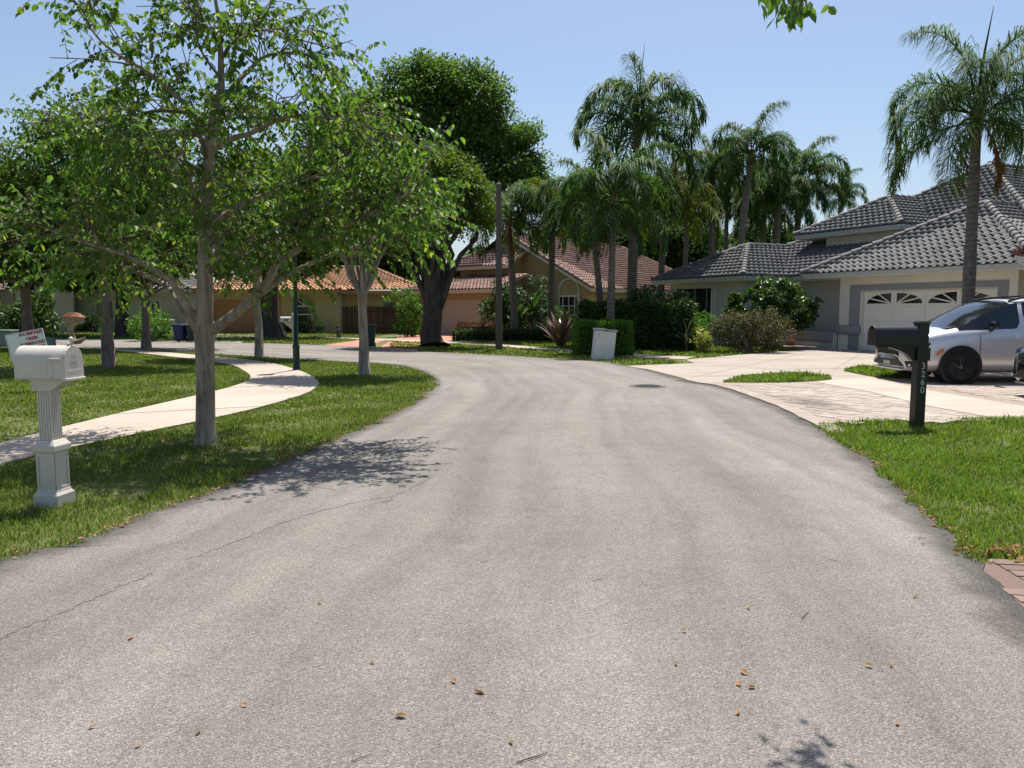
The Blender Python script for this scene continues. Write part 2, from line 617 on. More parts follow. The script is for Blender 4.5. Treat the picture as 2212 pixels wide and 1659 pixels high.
def text(s, size, mat, parent, loc, rot, name='lettering', extrude=.002, bold=0.0, spacing=1.0, align='CENTER'):
    c = bpy.data.curves.new(name, 'FONT')
    c.body = s
    c.size = size
    c.extrude = extrude
    c.offset = bold
    c.space_line = spacing
    c.align_x = align
    c.align_y = 'CENTER'
    c.materials.append(M[mat])
    o = link(name, c, parent)
    me = bpy.data.meshes.new_from_object(o)
    bpy.data.objects.remove(o)
    o = link(name, me, parent)
    o.location = loc
    o.rotation_euler = rot
    return o


# ------------------------------------------------------------------ ground, road, paths
sheet = MB()
R_ = 900
sheet.add([(-R_, -200, 0), (R_, -200, 0), (R_, R_ * 1.4, 0), (-R_, R_ * 1.4, 0)], [(0, 1, 2, 3)])
tag(sheet.build('ground', 'lawn'), kind='structure')


def jag(line, amp, seed):
    r = np.random.default_rng(seed)
    return [(p[0] + r.normal() * amp, p[1] + r.normal() * amp) for p in line]


left_edge = [(-3.9, -6), (-3.6, 0), (-3.3, 2.6)] + [G(*p) for p in [(0, 1210), (150, 1180), (300, 1120), (500, 1045), (700, 960), (830, 905), (900, 865), (930, 840), (937, 825), (925, 812), (890, 797), (840, 788), (760, 783), (690, 780), (560, 772), (400, 761), (230, 752), (0, 741)]] + [(-40, 43)]
right_edge = [(1.6, -6), (2.0, 0), (2.3, 2.6)] + [G(*p) for p in [(2140, 1240), (1990, 1100), (1900, 1010), (1760, 920), (1650, 870), (1560, 838), (1490, 825), (1400, 800), (1355, 791)]]
far_edge = [G(*p) for p in [(1300, 782), (1200, 776), (1100, 769), (940, 761), (840, 753), (700, 746), (500, 740), (300, 735), (0, 729)]] + [(-42, 49)]
LE = jag(smooth_line(left_edge, 8), .02, 1)
RE = jag(smooth_line(right_edge + far_edge, 8), .018, 2)
road_poly = LE + RE[::-1]
NC = 10
rv, ruv, red_, along = [], [], [], 0.0
for i, (p, q) in enumerate(zip(LE, RE)):
    p, q = np.array(p), np.array(q)
    if i:
        along += np.linalg.norm((p + q) / 2 - prev)
    prev = (p + q) / 2
    wd = np.linalg.norm(q - p)
    for k in range(NC + 1):
        t = k / NC if 0 < k < NC else float(k > 0)
        if k == 1:
            t = .06
        if k == NC - 1:
            t = .94
        rv.append((*(p + (q - p) * t), .012))
        ruv.append((t * wd, along))
        red_.append((min(t, 1 - t) * wd, wd))
rf = [(i * (NC + 1) + k, i * (NC + 1) + k + 1, (i + 1) * (NC + 1) + k + 1, (i + 1) * (NC + 1) + k) for i in range(len(LE) - 1) for k in range(NC)]
ROAD = MB().add(rv, rf).build('road', 'asphalt')
for nm_, dat in (('road', ruv), ('edge', red_)):
    lay = ROAD.data.uv_layers.new(name=nm_)
    for lp_ in ROAD.data.loops:
        lay.data[lp_.index].uv = dat[lp_.vertex_index]
tag(ROAD, kind='structure')

# cracks and the dark worn verge are thin strips lying on the asphalt


def strip(line, w, z, mat, name, parent, seed, wob=.0):
    r = np.random.default_rng(seed)
    V, F = [], []
    L = [np.array(p) for p in line]
    for i, p in enumerate(L):
        d = L[min(i + 1, len(L) - 1)] - L[max(i - 1, 0)]
        nrm = np.array((-d[1], d[0])) / (np.linalg.norm(d) + 1e-9)
        ww = w * (1 + r.normal() * .35) if wob else w
        q = p + nrm * r.normal() * wob
        V += [(*(q + nrm * ww * .5), z), (*(q - nrm * ww * .5), z)]
    F = [(2 * i, 2 * i + 1, 2 * i + 3, 2 * i + 2) for i in range(len(L) - 1)]
    o = MB().add(V, F).build(name, mat, parent)
    return o


for k, pts in enumerate([[(-60, 1420), (0, 1387), (90, 1345), (200, 1300), (330, 1243)], [(400, 1215), (520, 1170), (650, 1120), (800, 1082), (850, 1075), (940, 1030)], [(850, 1078), (835, 1090), (822, 1086)]]):
    strip(smooth_line([G(*p) for p in pts], 14), .007, .0145, 'crack', 'crack', ROAD, 40 + k, .010)



def slabs(name, inner, outer, z, mat, step):
    """a footpath between two edges, cut into cast slabs with open joints"""
    e = link(name, None)
    tag(e, kind='structure')
    A, B = smooth_line(inner, 10), smooth_line(outer, 10)

    def resample(L, n):
        L = np.array(L)
        s = np.concatenate([[0], np.cumsum(np.linalg.norm(np.diff(L, axis=0), axis=1))])
        t = np.linspace(0, s[-1], n)
        return np.stack([np.interp(t, s, L[:, 0]), np.interp(t, s, L[:, 1])], 1)
    total = np.linalg.norm(np.diff(np.array(A), axis=0), axis=1).sum()
    n = max(2, int(total / step))
    sub = 4
    A, B = resample(A, n * sub + 1), resample(B, n * sub + 1)
    for i in range(n):
        a, b = A[i * sub:(i + 1) * sub + 1].copy(), B[i * sub:(i + 1) * sub + 1].copy()
        for q in (a, b):
            q[0] += (q[1] - q[0]) * .03
            q[-1] -= (q[-1] - q[-2]) * .03
        poly = [tuple(p) for p in a] + [tuple(p) for p in b[::-1]]
        area = sum(p[0] * q[1] - q[0] * p[1] for p, q in zip(poly, poly[1:] + poly[:1]))
        if area < 0:
            poly = poly[::-1]
        MB().prism(poly, -.05, z + random.uniform(-.003, .003)).build('slab', mat, e)
    MB().prism([tuple(p) for p in A] + [tuple(p) for p in B[::-1]], -.06, z - .02).build('joint_bed', 'soil', e)
    return A, B


WIN = [(-5.75, -2), (-5.8, 3), (-5.75, 6)] + [G(*p) for p in [(0, 962), (200, 910), (420, 858), (510, 835), (540, 820), (530, 805), (480, 786), (320, 766), (230, 757), (0, 742)]]
WOUT = [(-4.35, -2), (-4.4, 2.5), (-4.5, 5)] + [G(*p) for p in [(0, 1008), (300, 940), (520, 893), (640, 860), (685, 838), (683, 822), (642, 801), (560, 782), (400, 766), (270, 756), (0, 738)]]
wa, wb = slabs('sidewalk', WIN, WOUT, .03, 'walk', 1.75)
walk_poly = [tuple(p) for p in wa] + [tuple(p) for p in wb[::-1]]
# the far side of the road
f1 = [G(*p) for p in [(1480, 777), (1370, 772), (1250, 762), (1130, 753), (1075, 748), (960, 742), (840, 736), (700, 731)]]
f2 = [G(*p) for p in [(1505, 772), (1400, 767), (1250, 757), (1130, 748.5), (1075, 744), (960, 738.5), (840, 733), (700, 728.6)]]
fa, fb = slabs('sidewalk', f1, f2, .02, 'walk', 1.8)
far_walk_poly = [tuple(p) for p in fa] + [tuple(p) for p in fb[::-1]]

# concrete driveway of the grey-roofed house
d1 = [G(*p) for p in [(1352, 791.5), (1400, 799), (1490, 822), (1560, 832), (1700, 831), (1800, 825), (1960, 822), (2300, 800)]] + [(16.2, 23.6), (14.7, 26.3), (12.3, 29.9), (10.4, 31.0), G(1735, 756), G(1590, 768), G(1480, 778), G(1500, 786)]
MB().prism(d1, -.05, .016).build('driveway', 'drive')
tag(bpy.data.objects['driveway'], kind='structure')
for pts in ([(1505, 785), (1700, 802), (1850, 806)], [(1760, 760), (1620, 790), (1490, 818)], [(1860, 765), (1800, 800)]):
    strip([G(*p) for p in pts], .014, .0185, 'crack', 'joint', bpy.data.objects['driveway'], 6)
MB().prism([G(*p) for p in [(815, 753), (895, 760), (960, 740), (1010, 724), (910, 719), (862, 728)]], -.05, .014).build('driveway', 'drive_red')
tag(bpy.data.objects['driveway.001'], kind='structure')
MB().prism([G(*p) for p in [(700, 746.5), (790, 750), (835, 734), (800, 732)]], -.05, .0135).build('driveway', 'drive_red')
tag(bpy.data.objects['driveway.002'], kind='structure')
MB().prism([G(*p) for p in [(400, 736), (520, 741), (570, 718), (470, 716)]], -.05, .014).build('driveway', 'drive')
tag(bpy.data.objects['driveway.003'], kind='structure')

# paver driveway with a concrete band where the footpath crosses it
pv = [(p[0] + .004, p[1]) for p in RE[48:72][::-1]] + [G(*p) for p in [(1900, 912), (2060, 909), (2212, 906)]] + [(11, 10.2), (14.5, 12.0), (14.5, 18.5), (9.5, 18.2), (8.6, 17.2), G(1960, 821), G(1800, 824), G(1700, 830.5), G(1565, 829)]
DRV = MB().prism(pv, -.05, .0262).build('driveway', 'joint')
tag(DRV, kind='structure')
band = [G(*p) for p in [(1760, 828), (1880, 818), (2010, 848), (2130, 868), (2260, 890), (2260, 916), (2150, 908), (2010, 882), (1880, 850)]]
MB().prism(band, -.03, .033).build('concrete_band', 'walk', DRV)
band2 = [G(*p) for p in [(1790, 824.5), (1900, 813), (2212, 822), (2212, 831), (1960, 828), (1880, 818.5)]]


def paver_mesh(l, w):
    return MB().frustum(0, 0, l / 2, w / 2, -.02, l / 2 - .003, w / 2 - .003, .02).mesh('paver', 'paver')


pav_sizes = [(.42, .21), (.30, .21), (.21, .21)]
pav_me = [paver_mesh(*s) for s in pav_sizes]
ang = math.radians(-62)
ca, sa = math.cos(ang), math.sin(ang)
cand = []
rr = random.Random(5)
for j in range(-90, 110):
    x = -14.0
    while x < 14:
        k = rr.choice((0, 0, 1, 1, 2))
        l = pav_sizes[k][0] + .006
        lx, ly = x + l / 2, j * .216
        cand.append((6 + lx * ca - ly * sa, 13 + lx * sa + ly * ca, k))
        x += l
cx = np.array([c[0] for c in cand])
cy = np.array([c[1] for c in cand])
pv_wide = [p if not 9 < p[1] < 10.6 else (p[0], p[1] - .18) for p in pv]
ok = in_poly(cx, cy, pv_wide) & ~in_poly(cx, cy, band) & (np.abs(cx) < cy * .72)
for dx, dy in ((.12, 0), (-.40, 0), (0, .12), (-.18, -.20), (-.25, .15)):
    ok &= ~in_poly(cx + dx, cy + dy, road_poly) & ~in_poly(cx + dx, cy + dy, band) & ~in_poly(cx + dx, cy + dy, d1)
bl = np.array([p for p in RE[46:74]]) + np.array((.125, .03))
bs = np.concatenate([[0], np.cumsum(np.linalg.norm(np.diff(bl, axis=0), axis=1))])
bt = np.arange(.1, bs[-1], .158)
bord_me = MB().frustum(0, 0, .074, .12, -.02, .071, .117, .02).mesh('paver', 'paver')
for t_ in bt:
    q0, q1 = (np.array([np.interp(t_ + e, bs, bl[:, c]) for c in (0, 1)]) for e in (-.06, .06))
    o = link('paver', bord_me, DRV)
    o.location = (*((q0 + q1) / 2), .010)
    o.rotation_euler = (0, 0, math.atan2(*(q1 - q0)[::-1]))
sel = sorted([cand[i] for i in np.nonzero(ok)[0]], key=lambda c: c[0] ** 2 + c[1] ** 2)
rest_v, rest_f = [], []
for i, (x, y, k) in enumerate(sel):
    z = .012 + rr.uniform(-.003, .003)
    if i < 240:
        o = link('paver', pav_me[k], DRV)
        o.location = (x, y, z)
        o.rotation_euler = (0, 0, ang)
    else:
        l, w = pav_sizes[k]
        b = len(rest_v)
        for (hx, hy, hz) in ((l / 2, w / 2, -.02), (l / 2 - .003, w / 2 - .003, .02)):
            for qx, qy in ((-hx, -hy), (hx, -hy), (hx, hy), (-hx, hy)):
                rest_v.append((x + qx * ca - qy * sa, y + qx * sa + qy * ca, z + hz))
        rest_f += [(b + 4, b + 5, b + 6, b + 7), (b, b + 1, b + 5, b + 4), (b + 1, b + 2, b + 6, b + 5), (b + 2, b + 3, b + 7, b + 6), (b + 3, b, b + 4, b + 7)]
if rest_v:
    tag(link('pavers', np_mesh('pavers', np.array(rest_v), np.array(rest_f), 'paver'), DRV), kind='stuff')

# brick drive at the lower corner of the view
BR = [(p[0] + .004, p[1]) for p in RE if 1.5 < p[1] < 4.4 and p[0] > 1] + [(2.86, 4.42), (3.9, 4.25), (5.6, 4.0), (5.6, 1.5)]
BRD = MB().prism(BR, -.05, .0105).build('driveway', 'brick')
tag(BRD, kind='structure')
bme = MB().frustum(0, 0, .098, .047, -.02, .095, .044, .02).mesh('brick', 'brick')
ba = math.radians(-8)
for j in range(40):
    for i in range(22):
        lx, ly = 1.95 + i * .205 + .006 * j, 1.5 + j * .101
        x, y = lx, ly - (lx - 2.4) * .12
        if in_poly(np.array([x - .07, x + .07]), np.array([y, y]), BR).all() and y > 2.6 and x < .80 * y:
            o = link('brick', bme, BRD)
            o.location = (x, y, -.002 + rr.uniform(-.003, .003))
            o.rotation_euler = (0, 0, ba)

# ------------------------------------------------------------------ lawns


def grass(name, polys, holes, dens, hmin, hmax, mat, seed, label, wid=.007, bb=None):
    """blades of grass; density per square metre falls with distance from the viewer's kerb"""
    r = np.random.default_rng(seed)
    allV, allF3, off = [], [], 0
    for poly in polys:
        P = np.array([p[:2] for p in poly])
        x0, y0 = P.min(0)
        x1, y1 = P.max(0)
        n = int((x1 - x0) * (y1 - y0) * dens)
        x, y = r.uniform(x0, x1, n), r.uniform(y0, y1, n)
        k = in_poly(x, y, poly)
        d = np.hypot(x, y)
        k &= r.uniform(size=n) < np.clip((6.5 / np.maximum(d, .1)) ** 1.25, .03, 1)
        k &= (np.abs(x) < y * .74 + .7) & (y > .5)
        for h in holes:
            k &= ~in_poly(x, y, h)
        # thin spots
        patch = np.sin(x * 2.1 + np.cos(y * 1.7) * 2) * np.sin(y * 1.9 + np.cos(x * 1.3) * 2)
        patch2 = np.sin(x * 5.3 + np.cos(y * 4.1) * 3) * np.sin(y * 4.7 + np.cos(x * 3.7) * 3)
        k &= r.uniform(size=n) < np.where(patch > .5, .42, 1) * np.where(patch2 > .6, .5, 1)
        x, y, d = x[k], y[k], d[k]
        n = len(x)
        tall = .8 + .35 * np.sin(x * 3.1) * np.sin(y * 2.7)
        h = r.uniform(hmin, hmax, n) * tall
        h *= np.where(r.uniform(size=n) < .03, 1.7, 1.0)
        w = wid * np.clip(d / 6, 1, 4.5) * r.uniform(.7, 1.3, n)
        th = r.uniform(0, 2 * np.pi, n)
        lean = r.uniform(.15, 1.0, n) * h
        ph = r.uniform(0, 2 * np.pi, n)
        B = np.stack([x, y, np.full(n, -.004)], 1)
        Sx = np.stack([np.cos(th), np.sin(th), np.zeros(n)], 1) * (w * .5)[:, None]
        Ld = np.stack([np.cos(ph), np.sin(ph), np.zeros(n)], 1)
        mid = B + Ld * (lean * .35)[:, None] + np.array([0, 0, 1]) * (h * .62)[:, None]
        tip = B + Ld * lean[:, None] + np.array([0, 0, 1]) * (h * (1 - .15 * (lean / h)))[:, None]
        V = np.stack([B - Sx, B + Sx, mid - Sx * .75, mid + Sx * .75, tip], 1).reshape(-1, 3)
        b = np.arange(n)[:, None] * 5 + off
        allF3 += [b + np.array([[0, 1, 3]]), b + np.array([[0, 3, 2]]), b + np.array([[2, 3, 4]])]
        allV.append(V)
        off += n * 5
    me = np_mesh(name, np.concatenate(allV), np.concatenate(allF3), mat)
    return tag(link(name, me), label, 'grass', None, 'stuff')


def edge_poly(a, b):
    return list(a) + list(b)[::-1]


le = [p for p in LE if p[1] < 40]
verge = [(p[0], p[1]) for p in wb if p[1] > .5] + [p for p in LE[::-1] if p[1] > .5]
rg_ = np.random.default_rng(4)
road_in = [(p[0] + abs(rg_.normal()) * .07, p[1]) for p in LE] + [(p[0] - abs(rg_.normal()) * .06, p[1]) for p in RE[::-1]]
grass('verge_grass', [edge_poly([(p[0], p[1]) for p in wb if p[1] > .5], [(p[0] + .12, p[1] - .03) for p in LE if p[1] > .5])], [walk_poly, road_in], 3400, .03, .075, 'blade', 11, 'mown grass strip between the curving sidewalk and the road')
lawn = [(-30, .5), (-5.8, .5)] + [tuple(p) for p in wa if p[1] > .5] + [(-30, 38)]
grass('lawn_grass', [lawn], [walk_poly], 3000, .03, .07, 'blade', 12, 'mown lawn inside the curve of the sidewalk around the yard sign')
rl = [p for p in RE if 4.35 < p[1] < 9.75 and p[0] > 2] + [G(1765, 921), G(1900, 910.5), G(2060, 907.5), G(2230, 904.5), (12, 10), (12, 3.9), (3.5, 4.3)]
rl = [(p[0] - .1, p[1]) if p[0] < 4 else p for p in rl]
grass('lawn_grass', [rl], [road_in, pv, BR], 4600, .045, .10, 'blade_bright', 13, 'bright green lawn around the black mailbox')
isl1 = [G(*p) for p in [(1562, 828), (1600, 817), (1690, 810), (1780, 817), (1790, 822), (1700, 828)]]
isl2 = [G(*p) for p in [(1822, 803), (1870, 795), (1930, 800), (1990, 816), (1900, 817)]]
for k, (isl, lb) in enumerate(((isl1, 'grass island between the concrete and the paver driveways, at the road'), (isl2, 'small grass patch under the nose of the silver minivan'))):
    MB().prism(smooth_line(isl + isl[:1], 5)[:-1], -.02, .034).build('grass_bed', 'lawn')
    tag(bpy.data.objects['grass_bed' if k == 0 else 'grass_bed.001'], kind='structure')
    g = grass('island_grass', [smooth_line(isl + isl[:1], 5)[:-1]], [], 3600, .05, .11, 'blade_bright', 14 + k, lb, .009)
    g.location.z = .034
far1 = [G(*p) for p in [(1480, 784), (1440, 788), (1355, 790.5), (1250, 778), (1100, 768.5), (940, 760.5), (840, 752), (845, 737), (1075, 749), (1250, 763), (1370, 773)]]
far2 = [G(*p) for p in [(1720, 757), (1590, 768), (1480, 776), (1400, 767), (1250, 756), (1075, 743), (990, 738), (985, 728), (1250, 735), (1560, 742)]]
far3 = [G(*p) for p in [(690, 745), (300, 734), (0, 728), (0, 715), (480, 714), (560, 719), (740, 711), (860, 717), (800, 731)]]
grass('far_grass', [far1, far2, far3], [road_poly, d1, far_walk_poly], 900, .05, .11, 'blade', 17, 'far lawns in front of the tiled-roof houses', .012)


def litter(name, line, spread, n, seed, label, z=.016, size=.045):
    r = np.random.default_rng(seed)
    L = np.array(line)
    s = np.concatenate([[0], np.cumsum(np.linalg.norm(np.diff(L, axis=0), axis=1))])
    t = r.uniform(0, s[-1], n)
    P = np.stack([np.interp(t, s, L[:, 0]), np.interp(t, s, L[:, 1]), np.full(n, z)], 1)
    P[:, :2] += r.normal(size=(n, 2)) * spread
    P[:, 2] += r.uniform(0, .012, n)
    D = rand_dirs(n, r) * np.array([1, 1, .25])
    Nn = np.array([0, 0, 1.]) + r.normal(size=(n, 3)) * .4
    V, F = leaf_arrays(P, D, Nn, r.uniform(.5, 1.2, n) * size, r.uniform(.5, 1.1, n) * size * .5, .5)
    return tag(link(name, np_mesh(name, V, F, 'leaf_dead')), label, 'litter', None, 'stuff')


litter('leaf_litter', [p for p in LE if 4 < p[1] < 16], .045, 420, 21, 'dry brown leaf litter along the grass verge by the road')
litter('leaf_litter', [p for p in RE if 4.3 < p[1] < 9.6], .04, 260, 22, 'dry brown leaf litter along the edge of the bright lawn')
litter('leaf_litter', [(2.95, 4.52), (3.25, 4.50), (4.4, 4.33)], .075, 330, 23, 'heap of dry leaves where the lawn meets the brick drive', .03, .07)

# ------------------------------------------------------------------ tiled roofs
TW, TL = .265, .34


def tile_mesh(mat, seg=8):
    vs, fs = [], []
    for k in range(seg + 1):
        x = (k / seg - .5) * TW
        z = .043 * math.cos(2 * math.pi * (k / seg - .28))
        vs += [(x, -TL * .56, z + .100), (x, TL * .56, z + .045), (x, -TL * .56, z + .050)]
    for k in range(seg):
        a, b = 3 * k, 3 * k + 3
        fs += [(a, b, b + 1, a + 1), (a + 2, b + 2, b, a)]
    return MB().add(vs, fs).mesh('tile', mat, False)


def cap_mesh(mat, length=.40, r0=.135, r1=.115, seg=8):
    """a half-round ridge tile lying along +y, lower end at y = 0"""
    vs, fs = [], []
    for y, r, up in ((-.02, r0, .035), (length, r1, .01)):
        for k in range(seg + 1):
            t = math.pi * (k / seg)
            vs.append((r * math.cos(t), y, r * 1.05 * math.sin(t) - .03 + up))
    n = seg + 1
    for k in range(seg):
        fs.append((k + 1, k, n + k, n + k + 1))
    fs.append(tuple(range(n)))
    return MB().add(vs, fs).mesh('ridge_tile', mat, False)


def roof(house, base, tile_mat, planes, ridges, limit=280, name='roof', seg=8):
    """planes: polygons of (x, y, z) in house space; every tile is laid on its plane, the nearest as objects"""
    deck = MB()
    mats = []
    for poly in planes:
        P = [Vector(p) for p in poly]
        n = (P[1] - P[0]).cross(P[2] - P[0]).normalized()
        if n.z < 0:
            n = -n
            P = P[::-1]
        deck.add([p - n * .01 for p in P], [tuple(range(len(P)))])
        across = Vector((0, 0, 1)).cross(n).normalized()
        up = n.cross(across).normalized()
        if up.z < 0:
            up, across = -up, -across
        o = min(P, key=lambda p: p.z)
        q = [((p - o).dot(across), (p - o).dot(up)) for p in P]
        i0, i1 = math.floor(min(a for a, b in q) / TW) - 1, math.ceil(max(a for a, b in q) / TW) + 1
        j1 = math.ceil(max(b for a, b in q) / TL) + 1
        I, J = np.meshgrid(np.arange(i0, i1), np.arange(0, j1))
        ax, bx = (I.ravel() + .5) * TW, (J.ravel() + .5) * TL - .05
        inside = in_poly(ax, bx, q)
        for a, b in zip(ax[inside], bx[inside]):
            mats.append((o + across * a + up * b, across, up, n))
    ro = deck.build(name, 'deck_dark', house)
    W = base
    mats.sort(key=lambda m: (W @ m[0] - Vector((0, 0, EYE))).length)
    me = tile_mesh(tile_mat, seg)
    tv = np.array([v.co[:] for v in me.vertices])
    tf = np.array([list(p.vertices) for p in me.polygons])
    jr = random.Random(9)
    VV, FF = [], []
    for i, (c, ac, up, n) in enumerate(mats):
        c = c + n * jr.uniform(-.004, .006)
        if i < limit:
            t = link('tile', me, ro)
            mm = Matrix((ac, up, n)).transposed().to_4x4()
            mm.translation = c
            t.matrix_basis = mm
        else:
            R3 = np.array([ac, up, n])
            VV.append(tv @ R3 + np.array(c))
            FF.append(tf + len(tv) * len(FF))
    if VV:
        tag(link('tile_field', np_mesh('tile_field', np.concatenate(VV), np.concatenate(FF), tile_mat), ro), kind='stuff')
    cm = cap_mesh(tile_mat)
    for a, b in ridges:
        a, b = Vector(a), Vector(b)
        d = b - a
        k = max(1, int(d.length / .37))
        y = d.normalized()
        x = y.cross(Vector((0, 0, 1))).normalized()
        z = x.cross(y)
        for i in range(k):
            t = link('ridge_tile', cm, ro)
            mm = Matrix((x, y, z)).transposed().to_4x4()
            mm.translation = a + d * (i / k) + z * .05
            t.matrix_basis = mm
    return ro


def hip(x0, x1, y0, yb, z, s):
    """hip roof with its ridge running back; eaves at x0, x1 and front y0"""
    h = (x1 - x0) / 2
    ax, ay, az = x0 + h, y0 + h, z + s * h
    pl = [[(x0, y0, z), (x1, y0, z), (ax, ay, az)], [(x0, yb, z), (x0, y0, z), (ax, ay, az), (ax, yb, az)], [(x1, y0, z), (x1, yb, z), (ax, yb, az), (ax, ay, az)]]
    rd = [((x0, y0, z), (ax, ay, az)), ((x1, y0, z), (ax, ay, az)), ((ax, ay, az), (ax, yb, az))]
    return pl, rd


def fascia(h, mat, pts, z, depth=.16, th=.05, name='fascia'):
    """eave boards with a gutter lip along a polyline (x, y)"""
    for (xa, ya), (xb, yb) in zip(pts, pts[1:]):
        d = Vector((xb - xa, yb - ya, 0))
        n = Vector((-d.y, d.x, 0)).normalized()
        mb = MB()
        a, b = Vector((xa, ya, 0)), Vector((xb, yb, 0))
        for o0, o1, z0, z1 in ((0, th, z - depth, z + .012), (-.05, .002, z - .075, z + .0)):
            q = [a + n * o0, b + n * o0, b + n * o1, a + n * o1]
            mb.prism([(p.x, p.y) for p in q], z0, z1)
        mb.build(name, mat, h)


def wallpoly(h, mat, poly, axis, a, b, name='wall'):
    return MB().extr(poly, axis, a, b).build(name, mat, h)


def arch(cx, z0, w, zt, n=14):
    """outline of an arched opening, flat bottom at z0, spring so that its top is at zt"""
    r = w / 2
    return [(cx - r, z0), (cx + r, z0)] + [(cx + r * math.cos(math.pi * k / n), zt - r + r * math.sin(math.pi * k / n)) for k in range(n + 1)]


# ------------------------------------------------------------------ the house with the grey roof
ax1 = math.atan2(-.9, .44)
B1 = Matrix.Translation((11.2, 29.6, 0)) @ Matrix.Rotation(ax1, 4, 'Z')
H1 = thing('house', 'white stucco house with grey barrel-tile roofs and a wide white garage door', 'house', (11.2, 29.6, 0), ax1)
p1, r1 = hip(0, 8.6, 0, 8.0, 2.87, .56)
p2, r2 = hip(-3.3, 5.5, 5.0, 16, 4.75, .635)
p3, r3 = hip(-3.3, 1.93, 3.0, 7.2, 4.74, .56)
p4, r4 = hip(-7.8, -1.8, -1.3, 5.0, 2.86, .5)
p5 = [[(-7.8, 1.0, 2.85), (1.5, 1.0, 2.85), (1.5, 5.4, 5.05), (-3.4, 5.4, 5.05)], [(-7.8, 9.8, 2.85), (-7.8, 1.0, 2.85), (-3.4, 5.4, 5.05)], [(-7.8, 9.8, 2.85), (-3.4, 5.4, 5.05), (1.5, 5.4, 5.05), (1.5, 9.8, 2.85)]]
r5 = [((-4.7, 4.1, 4.40), (-3.4, 5.4, 5.05)), ((-3.4, 5.4, 5.05), (1.2, 5.4, 5.05))]
roof(H1, B1, 'tile_grey', p1 + p2 + p3 + p4 + p5, r1 + r2 + r3 + r4 + r5, 300)
fascia(H1, 'fascia_grey', [(0, 7), (0, 0), (8.6, 0), (8.6, 7)], 2.87)
fascia(H1, 'fascia_grey', [(-3.3, 12), (-3.3, 3.0), (1.93, 3.0), (1.93, 5.2)], 4.74)
fascia(H1, 'fascia_grey', [(-7.8, 9), (-7.8, -1.3), (-1.8, -1.3), (-1.8, 1.0), (0, 1.0)], 2.86)
MB().box(0.05, 8.5, .05, 1.4, 2.68, 2.71).build('soffit', 'stucco_white', H1)
MB().box(-3.25, 1.88, 3.05, 6.0, 4.56, 4.59).build('soffit', 'stucco_white', H1)
MB().box(-7.75, -1.85, -1.25, 1.5, 2.68, 2.70).build('soffit', 'stucco_white', H1)
MB().box(-1.9, 1.3, 1.05, 1.75, 2.66, 2.685).build('soffit', 'stucco_white', H1)
w = MB()
w.box(1.3, 2.30, .6, .85, 0, 2.69).box(7.1, 7.75, .6, .85, 0, 2.69).box(2.30, 7.1, .6, .85, 2.18, 2.69)
w.box(7.5, 7.75, .85, 8, 0, 2.69).box(1.3, 1.55, .85, 2, 0, 2.69)
w.build('wall', 'stucco_white', H1)
MB().box(-2.1, 1.5, 3.6, 3.8, 2.9, 4.57).box(-2.1, -1.9, 3.8, 9, 2.9, 4.57).box(1.3, 1.5, 3.8, 6, 2.9, 4.57).build('wall', 'stucco_white', H1)
w = MB().box(-7.2, -6.7, -.7, -.5, 0, 2.7).box(-3.95, -2.4, -.7, -.5, 0, 2.7).box(-6.7, -3.95, -.7, -.5, 2.45, 2.7).box(-6.7, -3.95, -.7, -.5, 0, .3)
w.box(-2.6, -2.4, -.5, 1.7, 0, 2.7).box(-2.4, 1.3, 1.7, 1.9, 0, 2.9).box(-7.2, -7.0, -.5, 9, 0, 2.7)
w.build('wall', 'stucco_plain', H1)
MB().box(-6.7, -3.95, -.45, -.42, .3, 2.45).build('porch_shade', 'dark', H1)  # dark sheet standing in for the shade inside the open porch
for x in (-4.42, -4.27, -4.12):
    MB().box(x, x + .07, -.66, -.56, .3, 2.45).build('window_bar', 'white_paint', H1)
for x in (-5.6, -4.8):
    MB().box(x, x + .05, -.62, -.56, .3, 2.45).build('window_bar', 'trim_blue', H1)
